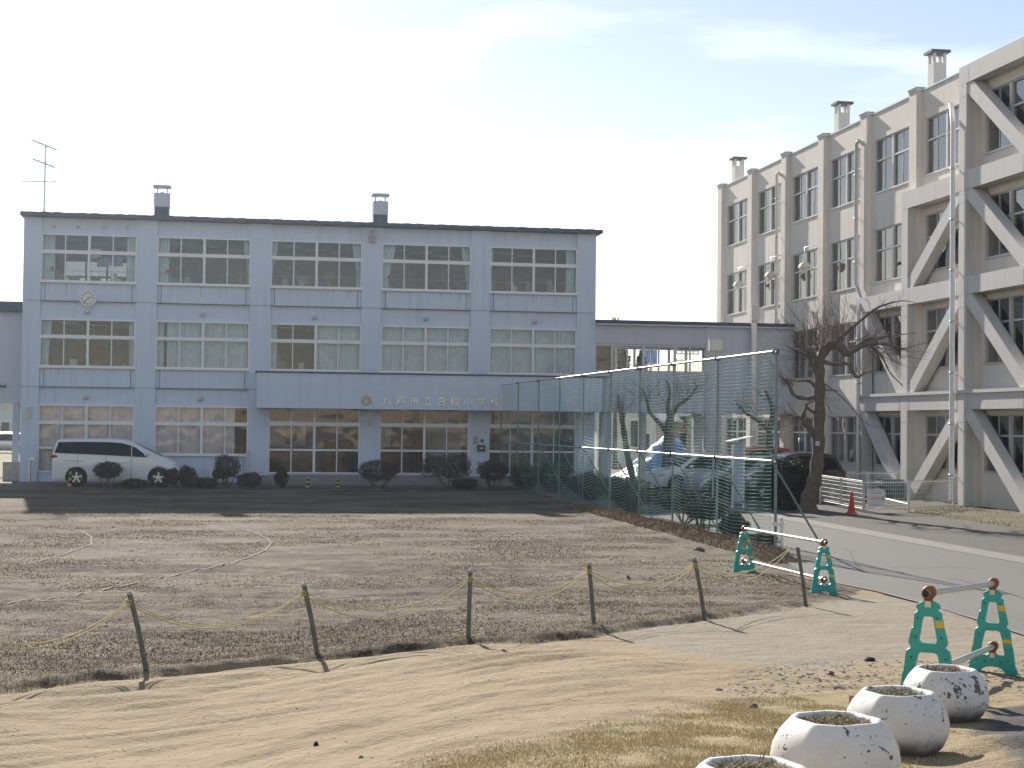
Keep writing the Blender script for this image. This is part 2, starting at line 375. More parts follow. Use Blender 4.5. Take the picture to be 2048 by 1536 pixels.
# playing field: bare grey-brown earth with dead turf, worn pale patches, dark damp ones
field = mxc(mr(gn(9, 6, (1, 1.8, 1), .7), .38, .62), (.18, .15, .105), (.09, .072, .05))
field = mxc(mr(gn(.42, 4, (.45, 1.3, 1)), .44, .58), field, (.058, .041, .027))
field = mxc(mr(gn(2.6, 6, (.5, 1.6, 1), .7), .50, .66, 0, .9), field, (.25, .205, .145))
field = mxc(mr(gn(1.2, 6, (.6, 1.8, 1), .75), .56, .64, 0, .7), field, (.045, .033, .022))
field = mxc(mr(gn(38, 3), .58, .75, 0, .7), field, (.27, .22, .15))
sand = mxc(mr(gn(1.1, 5, (.5, 2, 1)), .35, .7), (.36, .285, .178), (.28, .215, .13))
sand = mxc(mr(gn(3.3, 5, (.7, 2, 1), .7), .54, .68, 0, .35), sand, (.17, .13, .085))
sand = mxc(mr(gn(70, 3), .55, .8, 0, .5), sand, (.11, .085, .06))
sand = mxc(mr(gn(150, 2), .68, .78, 0, .8), sand, (.4, .37, .33))
path = mxc(mr(gn(2.2, 5, (.6, 1.6, 1)), .35, .7), (.32, .28, .21), (.24, .20, .15))
path = mxc(mr(gn(60, 4), .55, .75, 0, .6), path, (.12, .105, .09))
lawn = mxc(mr(gn(2.3, 5), .35, .65), (.36, .285, .155), (.25, .21, .105))
pad = mxc(mr(gn(30, 5), .4, .7), (.11, .105, .10), (.07, .068, .065))
col = mxc(mr(mth('ADD', zs, mth('MULTIPLY', mth('SUBTRACT', gn(7, 5), .5), .5)), .35, .65), field, sand)
col = mxc(mr(mth('ADD', zp, mth('MULTIPLY', mth('SUBTRACT', gn(1.7, 6), .5), 1.2)), .3, .75), col, path)
col = mxc(mr(mth('ADD', zl, mth('MULTIPLY', mth('SUBTRACT', gn(6, 5), .5), .6)), .35, .65), col, lawn)
col = mxc(at.outputs['Alpha'], pad, col)
t.links.new(col, gb.inputs['Base Color'])
bh = mth('ADD', mth('MULTIPLY', gn(28, 5, (1, 1, 1), .7), 1.), mth('MULTIPLY', gn(6, 4), 1.6))
bp = N(t, 'ShaderNodeBump'); bp.inputs['Strength'].default_value = .9; bp.inputs['Distance'].default_value = .035; t.links.new(bh, bp.inputs['Height']); t.links.new(bp.outputs[0], gb.inputs['Normal'])

gme = npmesh('ground', np.stack([XF, YF, ZF], 1), FC, gm, True)
ca = gme.color_attributes.new('zone', 'FLOAT_COLOR', 'POINT')
dE = seg_sd(XF, YF, EDGE); jag = (fbm(XF*1.6, YF*1.6, 4, 21)-.5)
cc = np.stack([sm(-dE+jag*.25, -.1, .12)*(1-sm(YF, 27, 28.5)), sm(poly_sd(XF, YF, LAWN)+jag*.9, -.25, .3), sm(poly_sd(XF, YF, PATH)+jag*.5, -.35, .35), 1-sm(poly_sd(XF, YF, PAD)+jag*.5, -.1, .1)], 1)
ca.data.foreach_set('color', cc.astype(np.float32).ravel())
go = bpy.data.objects.new('ground', gme); COL.objects.link(go); tag(go, None, None, kind='structure')
def H(x, y): return float(height(np.array([x]), np.array([y]))[0])

def strip(name, xl, xr, yv, z_off, m, solid=0.):
    """sheet between two x-lines (functions of y) lying just above the ground"""
    b = MB()
    V = []; n = 7
    for y in yv:
        for k in range(n):
            x = xl(y)+(xr(y)-xl(y))*k/(n-1); V.append((x, y, float(base_h(x, y))+z_off))
    b.add(V, [(i*n+k, i*n+k+1, (i+1)*n+k+1, (i+1)*n+k) for i in range(len(yv)-1) for k in range(n-1)], True)
    if solid:
        L = [V[i*n] for i in range(len(yv))]; Rr = [V[i*n+n-1] for i in range(len(yv))]
        for E_ in (L, Rr):
            k = len(E_); b.add(E_+[(p[0], p[1], p[2]-solid) for p in E_], [(i, i+1, k+i+1, k+i) for i in range(k-1)])
    return b.build(name, m)
ASPH = mat('worn_asphalt', (.14, .138, .128), .9, nscale=30, col2=(.10, .098, .09), bump=.5, bscale=90)
GRAV = mat('grey_gravel', (.10, .094, .082), .95, nscale=11, col2=(.065, .06, .055), bump=1., bscale=35, detail=9)
GUT = mat('gutter_concrete', (.175, .165, .145), .9, noise=.15, nscale=6, bump=.3)
MOSS = mat('mossy_verge', (.085, .09, .03), .95, nscale=2.5, col2=(.12, .095, .065), bump=1., bscale=18, detail=8)
yv = list(np.arange(13, 70, .5))+[75, 85, 100]
RL = gpoly([(1600, 1143), (1665, 1166), (1760, 1186), (1860, 1212), (1960, 1243), (2060, 1276), (2400, 1380)]); _ry = [q[1] for q in RL][::-1]; _rx = [q[0] for q in RL][::-1]
xl = lambda y: float(np.interp(y, _ry+[32, 200], _rx+[11.05, 11.05]))
tag(strip('road', xl, lambda y: 15.30, yv, .012, ASPH, .1), None, None, kind='structure')
tag(strip('gutter', lambda y: 15.304, lambda y: 16.08, yv, .02, GUT, .06), None, None, kind='structure')
tag(strip('gravel_lot', lambda y: 16.084, lambda y: 21.0+.5*math.sin(y*.7), yv, .010, GRAV), None, None, kind='structure')
def mossy():
    xs_ = np.arange(20.2, 24.2, .12); ys_ = np.arange(28, 60, .16); X, Y = np.meshgrid(xs_, ys_)
    Z = base_h(X, Y)+.03+.10*fbm(X*1.3, Y*1.3, 4, 61)*sm(X, 20.3, 21.4)-.05*(1-sm(X, 20.2, 21.0))
    i_ = np.arange(X.size).reshape(X.shape)
    Fq = np.stack([i_[:-1, :-1].ravel(), i_[:-1, 1:].ravel(), i_[1:, 1:].ravel(), i_[1:, :-1].ravel()], 1)
    o = bpy.data.objects.new('verge', npmesh('verge', np.stack([X.ravel(), Y.ravel(), Z.ravel()], 1), Fq, MOSS, True)); COL.objects.link(o); tag(o, None, None, kind='structure')
mossy()
# asphalt apron along the school front
ap = MB(); V = []; 
ap.box(-60, 10.5, 62.9, 69.5, .2, .325); tag(ap.build('pavement', ASPH), None, None, kind='structure')
# pale crack and line along the road edge
ln = MB()
for pts, wd in (([(1665, 1166), (1760, 1186), (1860, 1212), (1960, 1243), (2060, 1276)], .03),):
    g = [gh(*q) for q in pts]
    for a, b_ in zip(g[:-1], g[1:]):
        d = (b_-a).normalized(); nn = Vector((-d.y, d.x, 0))*wd
        ln.add([a-nn+Vector((0, 0, .019)), a+nn+Vector((0, 0, .019)), b_+nn+Vector((0, 0, .019)), b_-nn+Vector((0, 0, .019))], [(0, 3, 2, 1)])
tag(ln.build('road_marking', GUT), None, None, kind='structure')
ck_ = MB(); CRK = mat('crack_filler', (.05, .048, .045), .9)
for pts in ([(1782, 1137), (1812, 1137), (1840, 1138), (1905, 1136), (1960, 1139)], [(1690, 1098), (1706, 1112), (1712, 1130), (1735, 1150)], [(1900, 1158), (1960, 1170), (2040, 1196), (2060, 1203)]):
    g = [gh(*q) for q in pts]; P = []
    for a, b_ in zip(g[:-1], g[1:]): P += [a.lerp(b_, k/8)+Vector((rnd.uniform(-.03, .03), rnd.uniform(-.03, .03), 0)) for k in range(8)]
    for a, b_ in zip(P[:-1], P[1:]):
        nn = Vector((-(b_-a).y, (b_-a).x, 0)).normalized()*.013; z_ = Vector((0, 0, .0165)); ck_.add([a-nn+z_, a+nn+z_, b_+nn+z_, b_-nn+z_], [(0, 3, 2, 1)])
tag(ck_.build('road_crack', CRK), None, None, kind='structure')
# chalk arcs on the field
CH = mat('faded_chalk', (.17, .145, .11), .95, noise=.3, nscale=5)
for lab, pts in (('faded pale curve marked on the field nearest the left edge', [(60, 1050), (120, 1056), (160, 1064), (183, 1076), (182, 1091), (150, 1104), (100, 1120), (40, 1135)]),
                 ('faded pale curve marked across the middle of the field', [(470, 1058), (510, 1068), (535, 1080), (543, 1088), (530, 1104), (500, 1118), (440, 1136), (360, 1152), (270, 1172), (150, 1196), (0, 1216)])):
    b = MB(); g = [gh(*q) for q in pts]; 
    P = []
    for a, b_ in zip(g[:-1], g[1:]): P += [a.lerp(b_, k/10) for k in range(10)]
    for a, b_ in zip(P[:-1], P[1:]):
        if (b_-a).length < 1e-4: continue
        nn = Vector((-(b_-a).y, (b_-a).x, 0)).normalized()*.022
        q = [Vector((p.x, p.y, H(p.x, p.y)+.012)) for p in (a-nn, a+nn, b_+nn, b_-nn)]; b.add(q, [(0, 3, 2, 1)])
    tag(b.build('chalk_line', CH), lab, 'line marking', 'faded curves marked on the playing field')

# ---------------------------------------------------------------- the blue-grey school building
YF_ = 67.28; XL, XR = -8.67, 15.12; W0, WW, PER = -7.976, 3.7845, 4.6222
LV = dict(top=11.085, wt3=10.425, wb3=8.471, c1=7.695, wt2=6.951, wb2=4.995, c2=4.195, wt1=3.457)
school = thing('school_building', 'three-storey pale blue-grey school block with white-framed window bands and a dark flat roof edge', 'school building', (3.2, 72, .3))
wx = [W0+i*PER for i in range(5)]
wb = MB(); YB = 76.5
edges = [XL]+sum([[x, x+WW] for x in wx], [])+[XR]
for i in range(0, len(edges), 2):                       # piers, standing proud
    wb.box(edges[i], edges[i+1], YF_-.07, YF_+.34, .2, LV['top'])
wb.box(XL, XL+.3, YF_+.343, YB, .2, LV['top']); wb.box(XR-.3, XR, YF_+.343, YB, .2, LV['top'])
for i, x in enumerate(wx):
    x0, x1 = x+.002, x+WW-.002
    wb.box(x0, x1, YF_+.06, YF_+.32, LV['wt3'], LV['top'])
    for (za, zb) in ((LV['wb3'], LV['wt2']), (LV['wb2'], LV['wt1'] if i < 2 else 3.5)):
        cz = LV['c1'] if za > 6 else LV['c2']
        wb.box(x0, x1, YF_+.06, YF_+.32, zb, cz-.022)                  # band above the lower window
        wb.box(x0+.18, x1-.18, YF_+.03, YF_+.32, cz+.003, za-.05)      # sill panel between the two joints
        wb.box(x0, x0+.155, YF_+.06, YF_+.32, cz+.003, za-.05); wb.box(x1-.155, x1, YF_+.06, YF_+.32, cz+.003, za-.05)
    if i == 1: wb.box(x0+.18, x1-.18, YF_+.03, YF_+.32, .2, 1.40); wb.box(x0, x0+.155, YF_+.06, YF_+.32, .2, 1.4); wb.box(x1-.155, x1, YF_+.06, YF_+.32, .2, 1.4)
    if i == 0: wb.box(x0, x1, YF_+.04, YF_+.32, .2, .70)
    if i > 1: wb.box(x0, x1, YF_+.04, YF_+.32, .2, .68)
wb.build('wall', BLUE, school)
jb = MB()
for z in (LV['c1'], LV['c2']):
    jb.box(XL+.004, XR-.004, YF_-.073, YF_+.2, z-.018, z)
for i, x in enumerate(wx):
    for (z0, z1) in ((LV['c1'], LV['wb3']-.05), (LV['c2'], LV['wb2']-.05)):
        for xa in (x+.158, x+WW-.178): jb.box(xa, xa+.02, YF_+.075, YF_+.25, z0, z1)
jb.build('wall_joint', JOINT, school)
# back wall with openings, floors, partition
bb = MB()
for (za, zb) in ((.2, .9), (2.9, 4.9), (6.4, 8.4), (10.2, LV['top'])): bb.box(XL+.3, XR-.3, YB-.25, YB, za, zb)
for z0, z1, op in ((.9, 2.9, (2, 3, 4)), (4.9, 6.4, ()), (8.4, 10.2, (0,))):
    for i in range(5):
        bb.box(wx[i]+WW, (wx[i+1] if i < 4 else XR-.3), YB-.25, YB, z0, z1)
        if i == 0: bb.box(XL+.3, wx[0], YB-.25, YB, z0, z1)
        if i not in op: bb.box(wx[i], wx[i]+WW, YB-.25, YB, z0, z1)
        elif z0 < 1 and i: bb.box(wx[i], wx[i]+WW, YB-.25, YB, z0, 1.75); bb.box(wx[i]+(1.9, 1.3, .7)[i-2], wx[i]+WW, YB-.25, YB, 1.753, z1)
        elif z0 > 8:
            for k in range(1, 4): bb.box(wx[i]+WW*k/4-.04, wx[i]+WW*k/4+.04, YB-.2, YB-.1, z0, z1)
            bb.box(wx[i], wx[i]+WW, YB-.2, YB-.1, 9.45, 9.53)
        else:
            for k in range(1, 5): bb.box(wx[i]+WW*k/5-.04, wx[i]+WW*k/5+.04, YB-.2, YB-.1, z0, z1)
            bb.box(wx[i], wx[i]+WW, YB-.2, YB-.1, 2.2, 2.28)
bb.build('rear_wall', ROOM, school)
g = MB(); g.add([(wx[0], YB-.05, 8.4), (wx[0]+WW, YB-.05, 8.4), (wx[0]+WW, YB-.05, 10.2), (wx[0], YB-.05, 10.2)], [(0, 1, 2, 3)]); g.build('rear_glazing', TINT, school); g = MB(); g.add([(wx[2], YB-.05, 1.75), (wx[4]+WW, YB-.05, 1.75), (wx[4]+WW, YB-.05, 2.9), (wx[2], YB-.05, 2.9)], [(0, 1, 2, 3)]); g.build('rear_glazing', TINT, school)
r_ = random.Random(11); CLUT = [mat('clutter_white', (.7, .7, .68), .7), mat('clutter_wood', (.38, .26, .15), .6), mat('clutter_blue', (.2, .3, .42), .7), mat('clutter_grey', (.3, .3, .3), .6)]
for i in range(5):
    for zf in (7.621, 4.121):
        for q in range(5):
            x = wx[i]+.35+q*.72+r_.uniform(-.15, .15); w_, h_ = r_.uniform(.25, .6), r_.uniform(.75, 1.35); y = YF_+r_.choice((.9, 1.6, 2.6)); b = MB(); b.box(x, x+w_, y, y+.4, zf, zf+h_); b.box(x+.05, x+w_*.6, y+.1, y+.3, zf+h_+.002, zf+h_+r_.uniform(.05, .3)); b.build('classroom_cabinet', r_.choice(CLUT), school)
        for q in range(3):
            b = MB(); x = wx[i]+.5+q*1.1; b.box(x, x+.85, YF_+2+q, YF_+2.12+q, zf+2.75, zf+2.82); b.build('ceiling_light', WHITEFR, school)
            if r_.random() < .7: b = MB(); x = wx[i]+r_.uniform(.2, 3.2); z = zf+r_.uniform(1.2, 1.9); yw = YB-(2.225 if (zf < 5 or i) else 9); b.box(x, x+.5, yw, yw+.02, z, z+.4); b.build('poster', r_.choice(CLUT), school)
LOCK = mat('brown_locker', (.20, .11, .06), .6, noise=.25, nscale=3)
for (xa, xb, ya, zt_) in ((wx[2]+.1, wx[2]+2.2, 2.6, 1.7), (wx[2]+2.5, wx[2]+3.6, 3.6, 2.1), (wx[3]+.3, wx[3]+1.5, 2.4, 1.8), (wx[3]+1.8, wx[3]+2.4, 3.5, 2.9), (wx[4]+.5, wx[4]+2.7, 2.9, 1.65)):
    b = MB(); b.box(xa, xb, YF_+ya, YF_+ya+.4, .665, zt_)
    for q in range(1, 5): b.box(xa-.01, xb+.01, YF_+ya-.02, YF_+ya-.002, .66+(zt_-.66)*q/5-.02, .66+(zt_-.66)*q/5)
    b.build('shoe_locker', LOCK, school)
b = MB(); b.box(wx[3]+2.2, wx[3]+4.1, YF_+4.6, YF_+4.7, .665, 3.4); b.build('entrance_partition', CURTB, school)
fl = MB()
for z0, z1 in ((.3, .66), (3.75, 4.12), (7.2, 7.62), (10.75, 11.05)): fl.box(XL+.31, XR-.31, YF_+.345, YB-.255, z0, z1)
for i in range(6): fl.box(edges[i*2]+.35, edges[i*2]+.45, YF_+.345, YB-1.8, 4.121, 7.19) if i else None
fl.box(wx[1]+WW+.2, wx[1]+WW+.3, YF_+.345, YB-.3, .661, 3.74)
fl.box(wx[1], XR-.5, YB-2.2, YB-2.1, 7.621, 10.74); fl.box(XL+.35, XR-.5, YB-2.2, YB-2.1, 4.121, 7.19); fl.box(XL+.35, wx[1]+WW+.19, YB-3.2, YB-3.1, .661, 3.74)
fl.build('floor_slab', ROOM, school)
# roof with its thin dark fascia and a row of seams
rf = MB(); rf.box(XL-.12, XR+.22, YF_-.42, YB+.4, 11.107, 11.25)
for k in range(48):
    x = XL+.2+k*(XR-XL-.2)/48; rf.box(x, x+.32, YF_-.40, YB+.3, 11.252, 11.258+.012*((k*7) % 3 > 0))
roof = rf.build('roof', ROOFM, school)
for cx in (-3.25, 5.87):                                 # chimneys
    base = MB(); zt = 11.75 if cx < 0 else 11.72
    base.box(cx-.30, cx+.30, YF_+.6, YF_+1.2, 11.26, zt); c_ = base.build('chimney', ROOFM, roof)
    u = MB(); u.box(cx-.32, cx+.32, YF_+.58, YF_+1.22, zt+.003, zt+.58); u.build('chimney_head', CORR, c_) if False else None
    u.box(cx-.09, cx+.09, YF_+.8, YF_+1., zt+.58, zt+.64)
    for sx in (-.22, .19):
        for sy in (.7, 1.07): u.box(cx+sx, cx+sx+.03, YF_+sy, YF_+sy+.03, zt+.58, zt+.87)
    u.box(cx-.37, cx+.37, YF_+.52, YF_+1.28, zt+.83, zt+.87); u.box(cx-.33, cx+.33, YF_+.56, YF_+1.24, zt+.871, zt+.91)
    u.build('chimney_cowl', CORR, roof)
STN_ = mat('sill_stain', (.50, .54, .62), .9)
r_ = random.Random(3); sb_ = MB()
for x in wx:
    for z in (LV['wb3'], LV['wb2']):
        for q in range(4):
            xx = x+.25+r_.random()*3.2; l_ = r_.uniform(.15, .55); w_ = r_.uniform(.012, .035); sb_.add([(xx-w_, YF_+.0275, z-.052), (xx+w_, YF_+.0275, z-.052), (xx+w_*.3, YF_+.0275, z-.052-l_), (xx-w_*.3, YF_+.0275, z-.052-l_)], [(3, 2, 1, 0)])
so_ = sb_.build('rain_stain', STN_, school); so_['kind'] = 'stuff'
# windows
def curtain_mb(b, x0, x1, z0, z1, y, gather=0., side=0, seed=0, step=.022):
    """wavy hanging cloth; side -1/1: tied towards the left/right edge near the bottom"""
    n = max(6, int(abs(x1-x0)/step)); m = 10; V = []
    for j in range(m+1):
        z = z1-(z1-z0)*j/m
        pinch = 1-gather*math.sin(min(1, j/m*1.25)*math.pi/2)**2 if gather else 1
        for i in range(n+1):
            u = i/n
            xx = x0+(x1-x0)*u if side == 0 else (x0+(x1-x0)*u*pinch if side < 0 else x1-(x1-x0)*(1-u)*pinch)
            V.append((xx, y+.035*math.sin(u*n*1.15+seed+.4*math.sin(j*.7))+.015*math.sin(u*17+seed), z))
    b.add(V, [(j*(n+1)+i, j*(n+1)+i+1, (j+1)*(n+1)+i+1, (j+1)*(n+1)+i) for j in range(m) for i in range(n)], True)
def school_window(i, z0, z1, tr, floor, door=False):
    x0, x1 = wx[i], wx[i]+WW; b = MB(); ya, yb = YF_-.03, YF_+.11; fw = .05
    b.box(x0, x0+fw, ya, yb, z0, z1); b.box(x1-fw, x1, ya, yb, z0, z1)
    b.box(x0+fw, x1-fw, ya, yb, z1-fw, z1); b.box(x0+fw, x1-fw, ya, yb, z0, z0+.07)
    mid = (x0+x1)/2
    b.box(x0+fw, x1-fw, ya+.01, yb, tr[0], tr[1])
    for (za, zb) in ((z0+.07, tr[0]), (tr[1], z1-fw)):
        b.box(mid-.05, mid+.05, ya+.012, yb, za, zb)
        for q in (.25, .75): b.box(x0+WW*q-.022, x0+WW*q+.022, ya+.03, yb, za, zb)
    if floor > 1 or i == 1: b.box(x0-.02, x1+.02, YF_-.10, YF_-.032, z0-.045, z0+.035)
    if door:
        for k in range(4):
            xa = x0+WW*k/4; b.box(xa+.05, xa+WW/4-.05, ya+.02, yb-.01, 1.66, 1.74)
    if door and i == 0: pass
    wn = b.build('window', WHITEFR, school)
    g = MB(); g.add([(x0+fw, YF_+.06, z0+.07), (x1-fw, YF_+.06, z0+.07), (x1-fw, YF_+.06, z1-fw), (x0+fw, YF_+.06, z1-fw)], [(0, 1, 2, 3)])
    g.build('pane', GLASS, wn)
    cb = MB(); yc = YF_+.38; cm = CURT; s = i*3.1+floor
    if floor == 3:
        L = [(.50, 0), (.48, .05), (.30, .75), (.62, .45), (.22, .6)][i]; Rr = [(.42, 0), (.30, .55), (.38, .5), (.36, .6), (.42, 0)][i]
        curtain_mb(cb, x0, x0+L[0], z0, z1, yc, L[1], -1, s); cb.build('curtain', cm, wn); cb = MB(); curtain_mb(cb, x1-Rr[0], x1, z0, z1, yc, Rr[1], 1, s+2)
        rail = MB(); rail.tube([(x0, YF_+.25, z0+.48), (x1, YF_+.25, z0+.48)], .012, 6); rail.build('guard_rail', METAL, wn)
    elif floor == 2:
        if i == 0: curtain_mb(cb, x0, x0+.42, z0, z1, yc, .25, -1, s); cb.build('curtain', cm, wn); cb = MB(); curtain_mb(cb, x1-.30, x1, z0, z1, yc, .1, 1, s)
        elif i == 1: curtain_mb(cb, x0, x0+.30, z0, z1, yc, 0, 0, s); cb.build('curtain', cm, wn); cb = MB(); curtain_mb(cb, x0+.42, x1-.05, z0, z1, yc, 0, 0, s)
        elif i == 2: curtain_mb(cb, x0, x0+.30, z0, z1, yc, 0, 0, s); cb.build('curtain', cm, wn); cb = MB(); curtain_mb(cb, mid, x1, z0, z1, yc, 0, 0, s)
        else: curtain_mb(cb, x0, x1, z0, z1, yc, 0, 0, s)
    elif i < 2:
        cm = CURTB
        curtain_mb(cb, x0, x1-(.0 if i == 0 else .55), z0, z1, yc-.1, 0, 0, s, .05)
    if cb.v:
        cb.build('curtain', cm, wn)
    if floor == 3 and i in (0, 1, 3):                  # red triangle mark on the glass
        tx = x0+[.42, .42, 0, .33][i]; tb = MB(); tz = z0+.52
        tb.prism([(-.09, .08), (0, -.08), (.09, .08)][::-1], (tx, YF_+.052, tz), (1, 0, 0), (0, 0, 1), (0, .004, 0)); tb.build('triangle_mark', REDC, wn)
    return wn
for i in range(5):
    school_window(i, LV['wb3'], LV['wt3'], (9.62, 9.77), 3)
    school_window(i, LV['wb2'], LV['wt2'], (6.16, 6.31), 2)
school_window(0, .70, LV['wt1'], (2.66, 2.81), 1, True)
school_window(1, 1.45, LV['wt1'], (2.66, 2.81), 1)
for i in (2, 3, 4): school_window(i, .70, 3.50, (2.70, 2.86), 1, True)
# canopy over the entrance, plinth steps
cb = MB(); cx0, cx1, cy0 = .74, 15.12, 65.75
cb.box(cx0, cx1, cy0, YF_-.072, 3.42, 4.175); cb.box(cx0, cx1, cy0, YF_-.072, 4.19, 4.86); cb.box(cx0+.01, cx1-.01, cy0+.015, YF_-.08, 4.17, 4.195)
can = cb.build('canopy', BLUE, school)
cc_ = MB(); cc_.box(cx0-.05, cx1+.35, cy0-.06, YF_-.073, 4.862, 4.92); cc_.build('canopy_flashing', ROOFM, can)
pb = MB(); pb.box(1.0, 14.9, 65.75, YF_-.08, .2, .64); pb.box(1.3, 14.6, 65.35, 65.747, .2, .48); pb.build('entrance_step', PLINTH, school)
# letters and school emblem on the canopy front
LETM = mat('weathered_letter_metal', (.60, .60, .60), .35, metal=1., noise=.25, nscale=9)
chars = '八戸市立白銀小学校'
for k, ch in enumerate(chars):
    x = 6.05+(10.53-6.05)*k/8
    o = text_mesh(ch, .40, 'letter', LETM, .015, school, UPRIGHT(x, cy0-.02, 3.745)); o['label'] = 'metal character '+ch+' on the canopy front'
em = MB(); c0 = Vector((5.19, cy0-.02, 3.785))
for k in range(10):
    a = 2*math.pi*k/10; em.sphere(c0+Vector((math.cos(a)*.155, 0, math.sin(a)*.155)), .062, 8, (1, .4, 1))
em.lathe(c0+Vector((0, .02, 0)), [(.17, 0), (.17, .03), (.13, .035), (.125, .02), (0, .02)], 24, False, Vector((0, -1, 0)))
em.box(c0.x-.06, c0.x+.06, cy0-.06, cy0-.03, c0.z-.06, c0.z+.06); em.tube([c0+Vector((-.08, -.05, -.02)), c0+Vector((0, -.05, .09)), c0+Vector((.08, -.05, -.02))], .014, 6)
em.build('school_emblem', mat('emblem_metal', (.52, .48, .40), .4, metal=.5), school)
# drain pipe
# ---- things fixed on the facade
def dome(x, z, label, y=YF_+.06, r=.115):
    t_ = thing('dome_lamp', label, 'wall lamp', (x, y, z), 'small round lamps on the blue-grey facade')
    b = MB(); b.sphere((x, y-.07, z), r, 16, (1, .9, 1)); b.build('globe', mat('frosted_globe', (.52, .54, .57), .35), t_)
    b = MB(); b.lathe((x, y, z), [(0, .03), (r*.75, .03), (r*.75, 0)], 16, False, Vector((0, -1, 0))); b.build('lamp_base', METAL, t_)
ordn = ['leftmost', 'second', 'third', 'fourth', 'rightmost']
dome(hy(175, 624, YF_).x, hy(175, 624, YF_).z, 'round globe lamp just under the wall clock')
for i, (px, py) in enumerate([(405, 629), (629, 634), (851, 637), (1068, 643)]):
    p = hy(px, py, YF_); dome(p.x, p.z, 'round globe lamp above the middle-floor window of the %s bay' % ordn[i+1])
for i, (px, py) in enumerate([(172, 794), (401, 797)]):
    p = hy(px, py, YF_); dome(p.x, p.z, 'round globe lamp above the ground-floor window behind the %s' % ('white minivan' if i == 0 else 'bonnet of the white minivan'))
for i, px in enumerate((108, 156, 208, 253)):
    p = hy(px, 452+i, YF_); dome(p.x, p.z, 'tiny round lamp under the roof edge, %s of the four in the leftmost bay' % ['first', 'second', 'third', 'last'][i], r=.075)
# clock
ck = hy(176, 597, YF_-.05); t_ = thing('wall_clock', 'round white wall clock with twelve hour marks between the upper window rows', 'clock', (ck.x, YF_, ck.z))
b = MB(); b.lathe((ck.x, YF_+.03, ck.z), [(.335, 0), (.335, .13), (.30, .14), (.29, .12), (0, .12)], 40, False, Vector((0, -1, 0))); b.build('clock_face', WHITE, t_)
b = MB()
for k in range(12):
    a = 2*math.pi*k/12; q = Vector((math.sin(a), 0, math.cos(a))); c = Vector((ck.x, YF_-.097, ck.z))+q*.235; l = .035 if k % 3 else .045
    b.obox(c, Vector((q.z, 0, -q.x))*.015, (0, .006, 0), q*l)
b.build('hour_mark', DARKM, t_)
for nm, a, l, wd in (('hour_hand', R(2.25*30), .14, .016), ('minute_hand', R(37*6), .23, .011)):
    b = MB(); q = Vector((math.sin(a), 0, math.cos(a))); b.obox(Vector((ck.x, YF_-.108, ck.z))+q*l/2, Vector((q.z, 0, -q.x))*wd, (0, .004, 0), q*l*.6); b.build(nm, DARKM, t_)
# loudspeaker box
p = hy(745, 474, YF_-.1); t_ = thing('loudspeaker', 'grey horn loudspeaker on its box, high on the third pier below the roof edge', 'loudspeaker', (p.x, YF_-.07, p.z))
b = MB(); b.box(p.x-.12, p.x+.12, YF_-.28, YF_-.073, p.z-.24, p.z-.02); b.build('speaker_box', CONC, t_, bevel=.01)
b = MB(); b.lathe((p.x, YF_-.1, p.z+.14), [(.04, 0), (.06, .12), (.15, .30), (.155, .31), (.13, .30), (.03, .12)], 20, True, Vector((0, -1, 0))); b.box(p.x-.13, p.x+.13, YF_-.2, YF_-.073, p.z+.03, p.z+.24); b.build('horn', METAL, t_)
# narrow wall lights
for (px, py, lab) in ((57, 826, 'tall narrow wall light at the left corner pier of the school'), (739, 842, 'tall narrow wall light on the pier under the canopy emblem')):
    p = hy(px, py, YF_-.1); t_ = thing('wall_light', lab, 'wall lamp', (p.x, YF_-.07, p.z), 'tall narrow lights on the ground floor piers')
    b = MB(); b.box(p.x-.065, p.x+.065, YF_-.17, YF_-.075, p.z-.27, p.z+.27); b.build('diffuser', mat('ivory_plastic', (.5, .5, .46), .5), t_, bevel=.02)
    b = MB(); b.box(p.x-.08, p.x+.08, YF_-.10, YF_-.0725, p.z-.31, p.z+.31); b.build('back_plate', METAL, t_)
# letterbox, intercom, notice on the pier right of the middle doors
p = hy(962, 896, YF_-.1); t_ = thing('letter_box', 'dark brown letter box on the pier between the right-hand doors', 'letter box', (p.x, YF_-.07, p.z))
b = MB(); b.box(p.x-.17, p.x+.17, YF_-.25, YF_-.073, p.z-.13, p.z+.12); b.build('box_body', mat('brown_enamel', (.06, .035, .03), .4), t_, bevel=.02)
b = MB(); b.box(p.x-.08, p.x+.08, YF_-.256, YF_-.252, p.z-.03, p.z+.02); b.build('name_plate', WHITE, t_)
p = hy(951, 880, YF_-.1); b = MB(); b.box(p.x-.09, p.x+.09, YF_-.10, YF_-.073, p.z-.17, p.z+.17); tag(b.build('notice_plate', mat('tan_board', (.42, .38, .28), .7)), 'small tan notice board above the letter box', 'notice board')
p = hy(964, 881, YF_-.1); b = MB(); b.box(p.x-.05, p.x+.05, YF_-.11, YF_-.073, p.z-.08, p.z+.06); b.lathe((p.x, YF_-.11, p.z-.0), [(.03, 0), (.03, .012), (0, .012)], 10, False, Vector((0, -1, 0))); tag(b.build('intercom', DARKM), 'small dark intercom beside the tan notice board', 'intercom')
